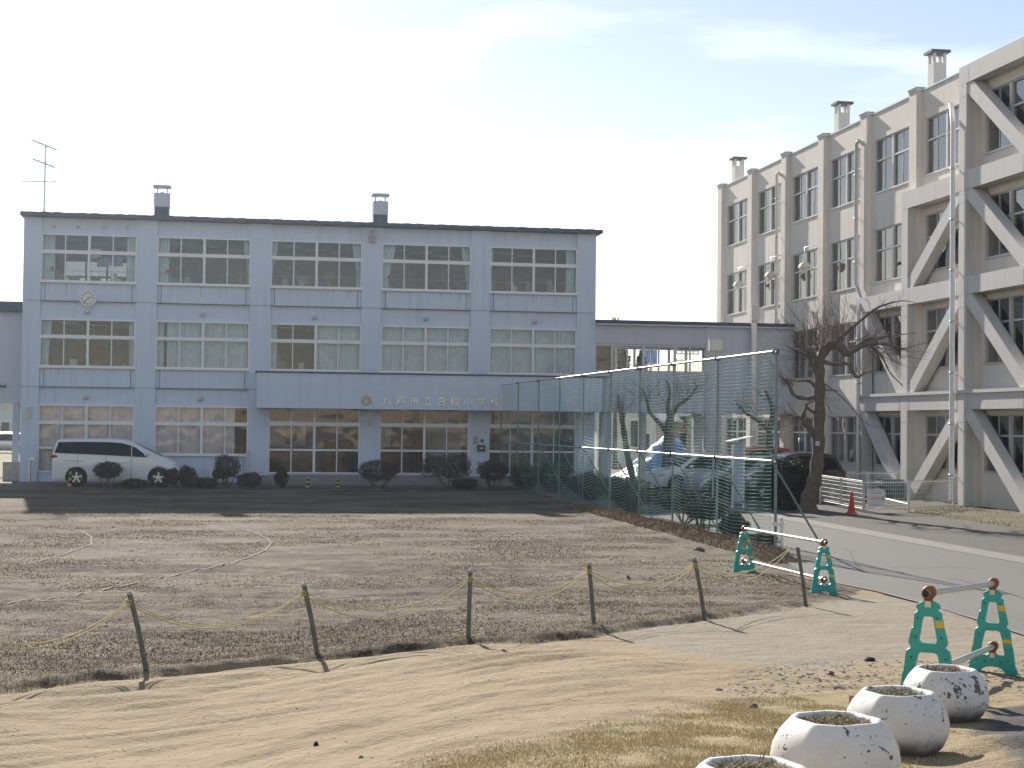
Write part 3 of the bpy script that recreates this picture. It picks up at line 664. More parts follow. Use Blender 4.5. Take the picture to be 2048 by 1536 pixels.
# roof antenna
p = hy(88, 424, YF_+2); ax, ay = p.x, YF_+2
t_ = thing('tv_antenna', 'thin television aerial mast with three arrays on the left end of the school roof', 'aerial', (ax, ay, 11.2))
zt = hy(90, 289, YF_+2).z; b = MB(); b.tube([(ax, ay, 11.2), (ax+.02, ay, zt)], [.04, .03], 8); b.build('mast', METAL, t_)
for nm, z, L, tilt, nels in (('array', zt-.03, 1.05, -.32, 4), ('array', zt-.80, .95, -.30, 6)):
    b = MB(); d = Vector((1, .5, tilt)).normalized(); e = Vector((.9, -1.2, .12)).normalized(); c = Vector((ax-.03, ay-.05, z))
    b.tube([c-d*L*.5, c+d*L*.5], .026, 6)
    for k in range(nels):
        q = c+d*(L*(k/(nels-1)-.5)); hl = .62-.05*k; b.tube([q-e*hl, q+e*hl], .012, 5)
    b.build(nm, METAL, t_)
b = MB(); z = zt-1.58; b.tube([(ax-.95, ay-.05, z), (ax+.5, ay-.05, z+.02)], .022, 6)
for k in range(12): b.tube([(ax-.9+k*.1, ay-.17, z), (ax-.9+k*.1, ay+.1, z)], .004, 4)
b.tube([(ax+.35, ay-.05, z), (ax+.52, ay-.05, z+.17)], .013, 5); b.tube([(ax+.35, ay-.05, z), (ax+.52, ay-.05, z-.17)], .013, 5); b.tube([(ax-.4, ay-.05, z), (ax-.3, ay-.05, z-.12), (ax+.2, ay-.05, z-.12), (ax+.3, ay-.05, z)], .008, 5); b.build('array', METAL, t_)

# ---------------------------------------------------------------- linking corridors
lk = thing('linking_corridor', 'two-storey blue-grey bridge corridor with a glazed upper floor between the two school blocks', 'corridor building', (19.3, 68.5, .3))
b = MB(); y0, y1 = 67.2, 70.2; x0, x1, xm = 15.123, 24.0, 20.03
b.box(x0, xm, y0, y0+.2, 3.44, 5.2); b.box(x0, xm, y0, y0+.2, 6.38, 7.18); b.box(x0, x1, y1-.2, y1, 3.44, 5.2); b.box(x0, x1, y1-.2, y1, 6.38, 7.18)
b.box(xm+.003, xm+.75, y0-.06, y0+.2, .2, 7.18); b.box(xm+.753, x1, y0, y0+.2, 3.44, 7.18)
b.box(xm+.75, x1, y1-.2, y1, 5.2, 6.38)
b.box(x0+.003, x1, y0+.203, y1-.203, 3.5, 3.75); b.box(x0+.003, x1, y0+.203, y1-.203, 6.9, 7.15)
b.box(x0+.35, x0+.75, y0+.3, y0+.7, .2, 3.49); b.box(xm+.2, xm+.6, y1-.6, y1-.2, .2, 3.49); b.box(x0+2.6, x0+2.9, y1-.6, y1-.3, .2, 3.49)
b.build('wall', CORR, lk)
b = MB(); b.box(x0+.002, x1, y0-.25, y1+.25, 7.184, 7.24); b.build('gutter', CORR, lk); b = MB(); b.box(x0+.002, x1, y0-.2, y1+.2, 7.243, 7.40); b.build('roof', ROOFM, lk)
for yy in (y0+.05, y1-.15):
    xe = xm if yy < 68 else xm+.7; b = MB(); n = 7
    for k in range(n+1):
        x = x0+(xe-x0)*k/n; b.box(x, x+(.10 if k % 2 else .06), yy, yy+.08, 5.203, 6.377)
    b.box(x0, xe, yy+.005, yy+.075, 6.30, 6.374); b.box(x0, xe, yy+.005, yy+.075, 5.204, 5.25)
    wn = b.build('window', LTFR, lk); g = MB(); g.add([(x0, yy+.04, 5.2), (xe, yy+.04, 5.2), (xe, yy+.04, 6.38), (x0, yy+.04, 6.38)], [(0, 1, 2, 3)]); g.build('pane', GLASS, wn)
b = MB(); b.box(x0+.05, x0+.75, y0+.3, y0+.36, 5.2, 6.37); b.build('notice_panel', mat('brown_board', (.2, .13, .1), .8), lk)
b = MB(); p = hy(1506, 630, y0-.2); b.box(p.x-.18, p.x+.18, y0-.55, y0-.255, p.z-.28, p.z+.42); rh = b.build('rainwater_head', LTFR, lk)
b = MB(); b.box(p.x-.1, p.x+.1, y0-.42, y0-.26, .35, p.z-.285); b.build('downpipe', CURTB, lk)
l2 = thing('linking_corridor', 'grey bridge corridor with a dark fascia running off the left end of the school', 'corridor building', (-13, 70, .3))
b = MB(); y0 = 68.4
for (xa, xb, za, zb) in ((-10.0, -8.68, 4.2, 7.25), (-30, -10.0, 6.3, 7.25), (-30, -10.0, 4.2, 5.35), (-30, -8.68, 3.5, 4.197)): b.box(xa, xb, y0, y0+.2, za, zb)
b.box(-30, -8.68, y0+.2, y0+3, 3.6, 3.8); b.box(-30, -8.68, y0+2.8, y0+3, 3.5, 5.35); b.box(-30, -8.68, y0+2.8, y0+3, 6.3, 7.25)
p = hy(32, 860, y0+.2); b.box(p.x-.13, p.x+.13, y0+.05, y0+.3, .9, 3.498); b.build('wall', CORR, l2)
b = MB(); b.box(-30, -8.68, y0-.3, y0+3.3, 7.254, 7.68); b.build('roof', ROOFM, l2)
b = MB(); b.box(-30, -9.4, y0-.12, y0-.003, 4.15, 4.24); b.build('ledge', JOINT, l2)
b = MB(); b.box(p.x-.45, p.x+.3, y0-.15, y0+.5, .2, 1.1); b.build('column_base', CONC, l2)
b = MB(); 
for x in (-10.06, -11.4, -12.8, -14.2): b.box(x-.06, x, y0+.05, y0+.12, 5.35, 6.3)
b.box(-30, -10.0, y0+.05, y0+.12, 5.8, 5.86); b.build('window', LTFR, l2)
p = hy(60, 942, YF_-.5); b = MB(); b.tube([(p.x, YF_-.6, .3), (p.x, YF_-.6, 1.25)], .05, 10); b.box(p.x-.05, p.x+.22, YF_-.68, YF_-.5, 1.22, 1.32); tag(b.build('hose_stand', METAL), 'short metal standpipe at the left corner of the school', 'standpipe')

# ---------------------------------------------------------------- the cream concrete school wing with braces
XP, XW, XFR = 23.8, 24.0, 23.5; PROOF = 14.93
PY = [77.55, 72.75, 67.95, 63.35, 58.72, 54.12, 49.45, 44.85, 40.25, 35.65]
wing = thing('school_wing', 'four-storey cream concrete school wing with tall piers and diagonal earthquake braces', 'school building', (28, 57, .3))
PH = .32
rowz = [(11.85, 13.9, 13.1), (8.42, 10.45, 9.65), (4.98, 7.07, 6.3), (1.47, 3.32, 2.65)]
b = MB()
for k, y in enumerate(PY):
    b.box(XP, XW+.3, y-PH, y+PH, .2, PROOF+.02); 
    if k < 6: b.box(XP-.03, XW+.3, y-PH-.03, y+PH+.03, PROOF+.023, PROOF+.13)
ye0, ye1 = PY[-1]-PH, PY[0]+PH
b.box(XW+.3, 33, ye1-.3, ye1, .2, PROOF); b.box(32.7, 33, ye0, ye1-.303, .2, PROOF)
b.build('wall_pier', CREAM, wing)
b = MB()
for k in range(len(PY)-1):
    ya, yb = PY[k+1]+PH+.002, PY[k]-PH-.002
    for za, zb in ((13.9, PROOF), (10.45, 11.85), (7.07, 8.42), (3.32, 4.98), (.2, 1.47)): b.box(XW, XW+.28, ya, yb, za, zb)
    for (z0, z1, tz) in rowz: b.box(XW, XW+.28, ya, ya+.35, z0, z1); b.box(XW, XW+.28, yb-.30, yb, z0, z1)
b.build('wall', CREAM, wing)
b = MB(); b.box(XW-.04, 33.0, ye0+.01, PY[0]-PH-.003, PROOF+.003, PROOF+.06)
for k in range(6): b.box(XP-.06, XW+.1, PY[k]-PH-.06, PY[k]+PH+.06, PROOF+.133, PROOF+.165)
rfw = b.build('roof', mat('roof_flashing', (.45, .50, .56), .4, metal=.3), wing)
b = MB()
for z in (.35, 3.9, 7.5, 10.95, 14.6): b.box(XW+.35, 32.6, ye0+.05, ye1-.35, z-.2, z)
b.box(30.0, 30.1, ye0+.06, ye1-.36, .36, 14.35); b.build('floor_slab', ROOM, wing)
for k in range(len(PY)-1):
    ya, yb = PY[k+1]+PH+.352, PY[k]-PH-.302
    for r_, (z0, z1, tz) in enumerate(rowz):
        b = MB(); xa, xb = XW+.06, XW+.15
        b.box(xa, xb, ya, ya+.04, z0, z1); b.box(xa, xb, yb-.04, yb, z0, z1); b.box(xa, xb, ya+.04, yb-.04, z1-.04, z1)
        b.box(xa-.1, xb, ya, yb, z0-.03, z0+.035); b.box(xa+.002, xb, ya+.04, yb-.04, tz-.035, tz+.035)
        ym = (ya+yb)/2
        for (za, zb) in ((z0+.035, tz-.035), (tz+.035, z1-.04)):
            b.box(xa-.02, xb, ym-.07, ym+.07, za, zb)
            for q in (.25, .75): b.box(xa+.02, xb, ya+(yb-ya)*q-.025, ya+(yb-ya)*q+.025, za, zb)
        wn = b.build('window', LTFR, wing)
        g = MB()
        ws = (yb-ya)/4
        for q in range(4):                              # sliding sashes: neighbours sit in two tracks
            xo = XW+.10+(.025 if q % 2 else 0)
            g.add([(xo, ya+ws*q+.02, z0+.03), (xo, ya+ws*(q+1)-.02, z0+.03), (xo, ya+ws*(q+1)-.02, z1-.04), (xo, ya+ws*q+.02, z1-.04)], [(3, 2, 1, 0)])
        g.build('pane', GLASS2, wn)
        if (k*3+r_*5) % 4 == 1:
            cbb = MB(); s = k+r_*2.
            def cy(y0, y1, zz0, zz1, ga, side, sd_):
                t2 = MB(); curtain_mb(t2, y0, y1, zz0, zz1, 0, ga, side, sd_, .04); cbb.add([(XW+.42+v[1], v[0], v[2]) for v in t2.v], t2.f, True)
            cy(yb-1.0, yb, z0, z1, .4, 1, s)
            cbb.build('curtain', CURT, wn)
# earthquake brace frame
fb = MB(); FWD = .27
Af, Bf, Cf, Df, Ef = PY[4]-.42, PY[5]-.02, PY[6]+.0, PY[7]-.0, PY[8]
BEAM = [(3.5, 4.12), (7.28, 7.86), (10.73, 11.35), (14.26, 14.86)]
fx0, fx1 = XFR, XFR+.42
cols = [(Af, 0, 7.28), (Bf, 0, 10.73), (Cf, 0, 14.86), (Df, 0, 14.86), (Ef, 0, 14.86)]
for (y, z0, z1) in cols: fb.box(fx0, fx1, y-FWD, y+FWD, .2, z1)
def beam(ya, yb, z0, z1, dx=.003): fb.box(fx0-dx, fx1, ya, yb, z0, z1)
beam(Ef-FWD, Af+FWD+.003, 7.28, 7.86); beam(Ef-FWD, Bf+FWD+.003, 10.73, 11.35); beam(Ef-FWD, Cf+FWD+.003, 14.26, 14.86)
for (ya, yb) in ((Bf+FWD, Af-FWD), (Cf+FWD, Bf-FWD), (Df+FWD, Cf-FWD), (Ef+FWD, Df-FWD)): fb.box(fx0+.003, fx1, ya, yb, 3.5, 4.12)
fb.box(fx0-.06, fx1, Ef-FWD, Af+FWD, 4.03, 4.14)
def diag(y0, z0, y1, z1, wd=.26, x_off=.02):
    c0, c1 = Vector((0, y0, z0)), Vector((0, y1, z1)); d = (c1-c0); L = d.length; d.normalize(); n = Vector((0, -d.z, d.y))
    m_ = (c0+c1)/2; m_.x = (fx0+fx1)/2+x_off/2
    fb.obox(m_, ((fx1-fx0)/2-x_off, 0, 0), d*(L/2+.12), n*wd*.92)
g0 = .35
diag(Af-FWD-.05, 3.45, Bf+FWD+.15, g0+.1); diag(Bf-FWD-.15, g0+.1, Cf+FWD+.05, 3.45)
diag(Af-FWD-.05, 7.2, Bf+FWD+.15, 4.2); diag(Bf-FWD-.15, 4.2, Cf+FWD+.05, 7.2)
diag(Bf-FWD-.05, 7.95, Cf+FWD+.05, 10.68)
for (z0, z1) in ((g0+.1, 3.45), (4.2, 7.2), (7.95, 10.68), (11.4, 14.2)):
    diag(Cf-FWD-.05, z1, Df+FWD+.1, z0); diag(Df-FWD-.1, z0, Ef+FWD+.05, z1)
fr_ = fb.build('brace_frame', BRACE, wing); jm = mat('sealant_line', (.30, .27, .24), .9)
for (y, z0, z1) in cols:
    for (za, zb) in BEAM:
        if zb <= z1+.05:
            b = MB()
            for sy in (-1, 1): b.box(fx0-.0055, fx0-.002, y+sy*(FWD+.14)-.006, y+sy*(FWD+.14)+.006, za+.002, zb-.12); (b.build('sealant_joint', jm, wing) if sy < 0 else None); b = MB() if sy < 0 else b
            b.build('sealant_joint', jm, wing); b = MB(); b.box(fx0-.0025, fx0-.0005, y-FWD+.002, y+FWD-.002, za-.426, za-.414); b.build('sealant_joint', jm, wing)
# down pipes
def pipe(name_pts, r, m, label=None):
    b = MB(); b.tube(name_pts, r, 10)
    o = b.build('downpipe', m, wing, label)
    for q in range(len(name_pts)-1):
        a, c = Vector(name_pts[q]), Vector(name_pts[q+1])
        if abs(a.z-c.z) > 2:
            z = min(a.z, c.z)+.8
            while z < max(a.z, c.z): bk = MB(); bk.lathe((a.x, a.y, z), [(r, 0), (r+.015, 0), (r+.015, .05), (r, .05)], 10); bk.box(a.x, a.x+.14, a.y-.012, a.y+.012, z, z+.04); bk.build('bracket', METAL, o); z += 1.7
y = PY[2]+.42; pipe([(XP-.0, y-.25, 14.1), (XP-.16, y-.25, 14.2), (XP-.16, y, 14.2), (XP-.16, y, 14.0), (XP-.16, y, .35)], .075, CREAM)
y = PY[4]+.36; pipe([(XP+.05, y-.3, 13.9), (XP-.14, y-.2, 14.05), (XP-.14, y, 13.95), (XP-.14, y, 8.5), (XP-.20, y-.75, 7.75), (XP-.42, y-1.0, 7.3), (XP-.42, y-1.0, .35)], .08, LTFR)
y = Cf+FWD+.12; pipe([(XP-.1, y+.9, 13.85), (XFR-.16, y, 13.0), (XFR-.16, y, .5)], .085, WHITE)
# chimneys on the wing roof
for (px, pb, ptop, wpx) in ((1476, 358, 315, 12), (1684, 262, 205, 14), (1874, 168, 102, 17.5)):
    p = hx(px, pb, 25.2); pt = hx(px, ptop, 25.2); hw = .25; b = MB(); zt = pt.z-.12
    b.box(25.2-hw, 25.2+hw, p.y-hw, p.y+hw, PROOF, zt-.36)
    for sx in (-1, 1):
        for sy in (-1, 1): b.box(25.2+sx*(hw-.05)-.05, 25.2+sx*(hw-.05)+.05, p.y+sy*(hw-.05)-.05, p.y+sy*(hw-.05)+.05, zt-.36, zt)
    ch_ = b.build('chimney', CREAM, rfw); b = MB(); b.box(25.2-hw-.12, 25.2+hw+.12, p.y-hw-.12, p.y+hw+.12, zt+.002, zt+.1); b.build('chimney_cap', mat('dark_cap', (.10, .10, .11), .7), rfw)
# hooded gym-yard lamps on brackets
for k, (px, py) in enumerate([(1477, 568), (1541, 549), (1609, 531)]):
    p = hx(px, py, 23.3); lab = ['farthest', 'middle', 'nearest'][k]
    t_ = thing('hooded_lamp', 'cream hooded lamp on a bracket, the %s of three by the wing windows' % lab, 'yard lamp', tuple(p), 'hooded lamps along the cream wing')
    b = MB(); n = 12; V = []
    for j in (-.17, .17):
        for q in range(n+1):
            a = math.pi*q/n; V.append((p.x+math.cos(a)*.23, p.y+j, p.z-.1+math.sin(a)*.23))
    b.add(V, [(q, q+1, n+2+q, n+1+q) for q in range(n)]+[tuple(range(n+1)), tuple(range(n+1, 2*n+2))[::-1]], False); b.build('hood', CREAM, t_)
    b = MB(); b.sphere((p.x, p.y, p.z-.13), .13, 10); b.build('bulb', WHITE, t_)
    b = MB(); b.tube([(p.x, p.y, p.z+.1), (p.x, p.y, p.z+.75), (XW+.05, p.y, p.z+.95)], .018, 6); b.build('lamp_arm', METAL, t_)
# small white lean-to rail by the corridor roof

# ---------------------------------------------------------------- vehicles
def interp(P, x): return float(np.interp(x, [p[0] for p in P], [p[1] for p in P]))
def make_car(name, label, cat, L, Wd, top, belt, zl, wheels, wr, paint, wins, shield, rear=None, lamps=(), group=None, tumble=.22, nose=.13):
    """forward is +x; top: roof outline (x, z); wins: list of (lower line, upper line) in x-z"""
    t_ = thing(name, label, cat, (0, 0, 0), group); hw = Wd/2
    def yb(x, z):
        zt = interp(top, x); s = min(1, abs(x)/(L/2)); y = hw*(1-nose*s**5)
        if z > belt: y -= tumble*(z-belt)
        y -= .07*max(0, (.45-z)/.3)**2
        q = min(1, max(0, (z-zl)/(zt-zl))); return y*(1-.10*q**9)
    b = MB(); xs_ = np.concatenate([[-L/2], np.linspace(-L/2+.02, L/2-.02, 56), [L/2]]); V = []
    ts = [0, .06, .2, .35, .5, .65, .78, .88, .94, .975, 1]
    for i, x in enumerate(xs_):
        zt = interp(top, x); e = .93 if i in (0, len(xs_)-1) else 1
        ring = [(x, yb(x, zl+(zt-zl)*k)*e, zl+(zt-zl)*k) for k in ts]
        yt = ring[-1][1]; cr = [(x, yt*k, zt+.035*(1-k*k)*(1 if zt > belt+.3 else .5)) for k in (.85, .5, 0, -.5, -.85)]
        V += ring+cr+[(x, -p[1], p[2]) for p in ring[::-1]]
    n = len(V)//len(xs_)
    b.add(V, [(i*n+k, (i+1)*n+k, (i+1)*n+(k+1) % n, i*n+(k+1) % n) for i in range(len(xs_)-1) for k in range(n)], True)
    b.add(V[:n], [tuple(range(n))]); b.add(V[-n:], [tuple(range(n))[::-1]])
    body = b.build('body', [paint, DARKM], t_, fix=False)
    bm = bmesh.new(); bm.from_mesh(body.data); bmesh.ops.remove_doubles(bm, verts=bm.verts, dist=1e-4); bmesh.ops.recalc_face_normals(bm, faces=bm.faces); bm.to_mesh(body.data); bm.free()
    cut = MB()
    for wxx in wheels:
        for sy in (1, -1):
            pr = [(0, -.2), (wr+.075, -.2), (wr+.075, .32), (0, .32)]; cut.lathe((wxx, sy*(hw-.2), wr), pr, 28, False, Vector((0, 1, 0)) if sy > 0 else Vector((0, -1, 0)))
    co = cut.build('cut_shape', DARKM, None, fix=True); md = body.modifiers.new('b', 'BOOLEAN'); md.object = co; md.operation = 'DIFFERENCE'; md.solver = 'EXACT'
    dg = bpy.context.evaluated_depsgraph_get(); me = bpy.data.meshes.new_from_object(body.evaluated_get(dg)); body.modifiers.clear()
    if len(me.polygons) > 50: body.data = me
    bpy.data.objects.remove(co)
    for wxx in wheels:
        for sy in (1, -1):
            ax = Vector((0, sy, 0)); c = Vector((wxx, sy*(hw-.23), wr))
            b = MB(); b.lathe(c, [(wr*.62, 0), (wr*.94, 0), (wr, .03), (wr, .17), (wr*.95, .20), (wr*.64, .20)], 30, True, ax); ty = MB(); w_ = b.build('wheel', TYRE, t_)
            b = MB(); b.lathe(c, [(wr*.64, .19), (wr*.66, .17), (wr*.6, .12), (wr*.6, .05), (0, .05)], 30, True, ax)
            for k in range(5):
                a = 2*math.pi*k/5+.3; q = Vector((math.cos(a), 0, math.sin(a))); pz = Vector((-q.z, 0, q.x))
                b.obox(c+ax*.165+q*wr*.34, q*wr*.30, ax*.015, pz*wr*.095)
            b.lathe(c+ax*.15, [(wr*.16, 0), (wr*.16, .035), (0, .04)], 14, False, ax); b.build('rim', METAL, w_)
    for (lo, up) in wins:
        for sy in (1, -1):
            b = MB(); V = []; xa, xb = max(lo[0][0], up[0][0]), min(lo[-1][0], up[-1][0]); nx_, nz_ = 22, 5
            for i in range(nx_+1):
                x = xa+(xb-xa)*i/nx_
                for j in range(nz_+1):
                    z = interp(lo, x)+(interp(up, x)-interp(lo, x))*j/nz_; V.append((x, sy*(yb(x, z)+.008), z))
            m1 = nz_+1; b.add(V, [(i*m1+j, (i+1)*m1+j, (i+1)*m1+j+1, i*m1+j+1) for i in range(nx_) for j in range(nz_)], True); b.build('side_window', CARGL, t_)
    for nm, rng in (('windscreen', shield), ('rear_window', rear)):
        if not rng: continue
        b = MB(); V = []; xa, xb = rng
        for i in range(9):
            x = xa+(xb-xa)*i/8; zt = interp(top, x); yt = yb(x, zt)
            for k in (-.86, -.5, 0, .5, .86): V.append((x+(.012 if nm == 'windscreen' else -.012), yt*k, zt+.035*(1-k*k)+.012))
        b.add(V, [(i*5+j, (i+1)*5+j, (i+1)*5+j+1, i*5+j+1) for i in range(8) for j in range(4)], True); b.build(nm, CARGL, t_)
    for (nm, x, z, sx, sz, m) in lamps:
        for sy in (1, -1):
            b = MB(); y = yb(x, z); b.sphere((x, sy*(y-.06), z), 1, 12, (sx, .085, sz)); b.build(nm, m, t_)
    for sy in (1, -1):                                   # mirrors
        mx_ = shield[0]-.15 if shield[1] > shield[0] else shield[0]; mx_ = min(shield)+.35*(max(shield)-min(shield)); b = MB(); y = yb(mx_, belt+.03); b.sphere((mx_, sy*(y+.13), belt+.07), 1, 12, (.08, .11, .085)); b.box(mx_-.03, mx_+.03, min(sy*y*.95, sy*(y+.12)), max(sy*y*.95, sy*(y+.12)), belt-.02, belt+.02); b.build('wing_mirror', paint, t_)
    return t_, yb
LAMPW = mat('clear_headlamp', (.6, .6, .6), .1); LAMPR = mat('red_tail_lamp', (.35, .01, .01), .25)
# white minivan in front of the school
zg = .325; pL, pR_ = hy(108, 950, 63.6), hy(361, 950, 63.6); cxv = (pL.x+pR_.x)/2; Lv = pR_.x-pL.x
k = Lv/4.9
mv, yb = make_car('minivan', 'white minivan with black side windows parked in front of the school', 'car', Lv, 1.8,
    [(-2.46, .35), (-2.44, .9), (-2.38, 1.2), (-2.30, 1.55), (-2.24, 1.74), (-1.9, 1.77), (-1.2, 1.79), (-.3, 1.80), (.2, 1.775), (.5, 1.72), (.72, 1.62), (1.1, 1.43), (1.45, 1.26), (1.74, 1.13), (1.95, 1.04), (2.2, .93), (2.38, .82), (2.44, .62), (2.47, .3)],
    1.18, .20, (-1.465, 1.58), .335, PAINTW,
    [([(-2.29, 1.26), (-.5, 1.20), (.55, 1.145)], [(-2.29, 1.28), (-2.20, 1.67), (-1.4, 1.69), (-.3, 1.685), (.2, 1.655), (.55, 1.56)]), ([(.58, 1.143), (1.15, 1.12)], [(.58, 1.55), (.75, 1.46), (1.0, 1.28), (1.15, 1.135)])],
    (.78, 1.70), (-2.37, -2.27), [('tail_lamp', -2.26, 1.13, .20, .075, LAMPR), ('headlight', 2.18, .84, .19, .05, LAMPW)])
b = MB()                                                 # door gaps and rail
for xg, z0, z1 in ((-.38, .3, 1.19), (.57, .3, 1.14), (-1.42, .85, 1.22)):
    for j in range(8):
        za, zb = z0+(z1-z0)*j/8, z0+(z1-z0)*(j+1)/8; b.add([(xg-.006, -(yb(xg, za)+.004), za), (xg+.006, -(yb(xg, za)+.004), za), (xg+.006, -(yb(xg, zb)+.004), zb), (xg-.006, -(yb(xg, zb)+.004), zb)], [(0, 1, 2, 3)])
for j in range(6):
    xa, xb_ = -1.95+j*.12, -1.95+(j+1)*.12; b.add([(xa, -(yb(xa, .97)+.004), .96), (xb_, -(yb(xb_, .97)+.004), .955), (xb_, -(yb(xb_, .97)+.004), .972), (xa, -(yb(xa, .97)+.004), .977)], [(0, 1, 2, 3)])
b.build('door_seam', DARKM, mv)
for xh in (-.62, .32):
    b = MB(); b.sphere((xh, -(yb(xh, .93)+.01), .93), 1, 10, (.10, .02, .018)); b.build('door_handle', PAINTW, mv)
mv.location = (cxv, 63.6, zg-.005)
def hatch(label, paint, px, y, rot, Lc, hgt, group='cars parked behind the green net', nm='parked_car'):
    q = hgt/1.5; l = Lc/2
    t_, _y = make_car(nm, label, 'car', Lc, 1.66,
        [(-l, .4), (-l+.04, .85*q), (-l+.12, 1.0*q), (-l+.42, 1.42*q), (-l+.8, 1.49*q), (-.2, 1.5*q), (.25, 1.44*q), (.55, 1.3*q), (l-.95, .98*q), (l-.45, .88*q), (l-.15, .74*q), (l-.03, .55), (l, .3)],
        .92*q, .2, (-l+.65, l-.72), .29, paint, [([(-l+.32, .98*q), (l-1.05, .93*q)], [(-l+.32, 1.0*q), (-l+.55, 1.34*q), (-.1, 1.41*q), (.3, 1.34*q), (l-1.05, .96*q)])],
        (.42, l-.92), (-l+.14, -l+.42), [('headlight', l-.2, .68*q, .16, .09, LAMPW), ('tail_lamp', -l+.09, .85*q, .05, .14, LAMPR)], group)
    p = hy(px, 960, y); t_.location = (p.x, y, float(base_h(p.x, y))+.01); t_.rotation_euler = (0, 0, rot); return t_
hatch('small white hatchback with its nose to the left behind the green net', PAINTW, 1392, 61.0, R(188), 3.8, 1.47)
hatch('silver sedan beside the white hatchback, partly hidden by the upright notice board', PAINTS, 1478, 57.2, R(192), 4.0, 1.46)
hatch('black minivan behind the square dark hedge', PAINTD, 1573, 54.6, R(190), 4.1, 1.66)
hatch('red car whose roof shows above the silver sedan', PAINTR, 1500, 64.0, R(186), 3.9, 1.72)
for k, (px, py_, yy, rot, col_, lab) in enumerate([(6, 880, 126, 175, PAINTS, 'silver car far off under the left bridge corridor'), (-8, 870, 142, 185, PAINTW, 'white car farthest away under the left bridge corridor')]):
    t_ = hatch(lab, col_, px, yy, R(rot), 4.3, 1.5, 'cars parked beyond the left bridge corridor')

# ---------------------------------------------------------------- vegetation
def leaf_cloud(mb, c, rad, n, size, seed, flat_top=False, hollow=.45):
    r_ = random.Random(seed); c = Vector(c)
    for _ in range(n):
        while True:
            d = Vector((r_.gauss(0, 1), r_.gauss(0, 1), r_.gauss(0, 1)))
            if d.length > .01: break
        d.normalize(); t_ = (r_.random()**.5)*(1-hollow)+hollow; t_ *= 1+.10*math.sin(d.x*5+seed)+.08*math.sin(d.z*7+d.y*4+seed)+.10*max(0, math.sin(d.x*17+seed*3)*math.sin(d.y*13+d.z*11))+(.22 if r_.random() < .05 else 0)
        if flat_top: mm = max(abs(d.x), abs(d.y), abs(d.z))**.55; d = d/mm
        p = c+Vector((d.x*rad[0], d.y*rad[1], d.z*rad[2]))*t_
        u = Vector((r_.uniform(-1, 1), r_.uniform(-1, 1), r_.uniform(-1, 1))).normalized(); v_ = u.orthogonal().normalized(); s = size*r_.uniform(.5, 1.4)
        mb.add([p-u*s, p+v_*s*.5, p+u*s, p-v_*s*.5], [(0, 1, 2, 3)])
def shrub(px, pyb, pyt, wpx, y, label, kind='topiary', m=SHRUB, dens=1., stem=.45, group='clipped shrubs', x_plane=None):
    pb_ = hy(px, pyb, y); pt = hy(px, pyt, y); z0 = float(base_h(pb_.x, y))+.02; H_ = max(.3, pt.z-z0); hw = wpx/2*depth(pb_)/F
    t_ = thing('shrub', label, 'shrub', (pb_.x, y, z0), group); sd_ = int(px*7+y)
    ch = H_*(1-stem) if kind == 'topiary' else H_*.95
    cz_ = z0+H_-ch/2; b = MB()
    leaf_cloud(b, (pb_.x, y, cz_), (hw, hw*.8, ch/2), int(min(9000, 2600*dens+hw*4200*dens)), .028, sd_, kind == 'topiary', .35)
    b.build('foliage', m, t_)
    b = MB(); r_ = random.Random(sd_)
    for k_ in range(6 if kind == 'topiary' else 4):
        a = r_.uniform(-1, 1); e = Vector((pb_.x+a*hw*.8, y+r_.uniform(-.5, .5)*hw, cz_)); s0 = Vector((pb_.x+a*.08, y+r_.uniform(-.05, .05), z0-.05)); mid = s0.lerp(e, .5)+Vector((a*hw*.15, 0, -.05))
        b.tube([s0, mid, e], [.028, .02, .012], 6)
        for q in range(3):
            e2 = e+Vector((r_.uniform(-.4, .4)*hw, r_.uniform(-.3, .3)*hw, r_.uniform(0, .3)*ch)); b.tube([mid.lerp(e, .5), e2], [.012, .006], 5)
    b.build('stems', BARK, t_); return t_
SH = [(215, 985, 925, 54, 61.9, 'clipped shrub with bare curved stems in front of the minivan side', 'topiary', .40),
      (343, 982, 938, 27, 62.2, 'small clipped shrub in front of the minivan front wheel', 'topiary', .18),
      (373, 985, 932, 38, 62.4, 'dark box-shaped shrub just right of the minivan nose', 'mound', .3),
      (404, 990, 955, 62, 61.8, 'low dark mound shrub right of the minivan', 'mound', 0),
      (268, 992, 958, 60, 61.6, 'low spreading shrub under the sill of the minivan', 'mound', 0),
      (452, 988, 911, 50, 62.6, 'round-headed shrub in front of the second ground-floor window', 'topiary', .30),
      (500, 990, 945, 50, 62.0, 'untidy low shrub left of the entrance steps', 'mound', 0),
      (563, 985, 937, 27, 62.3, 'narrow upright shrub at the left end of the entrance steps', 'mound', .2),
      (757, 988, 922, 80, 62.3, 'wide flat-topped shrub in front of the pier between the doors', 'topiary', .30),
      (895, 990, 910, 100, 62.2, 'largest flat-topped shrub in front of the middle doors', 'topiary', .32),
      (930, 992, 957, 52, 61.6, 'small round reddish shrub below the letter box', 'mound', 0),
      (985, 990, 922, 62, 62.4, 'flat-topped shrub in front of the right-hand doors', 'topiary', .32),
      (1050, 1000, 930, 70, 61.2, 'dark bush behind the far end of the green net', 'mound', 0),
      (1105, 1005, 925, 78, 59.5, 'tall dark bush against the far panels of the net', 'mound', 0)]
for s in SH: shrub(s[0], s[1], s[2], s[3], s[4], s[5], s[6], SHRUB if s[0] < 1040 else GREENL, 1., s[7], 'clipped shrubs along the school front')
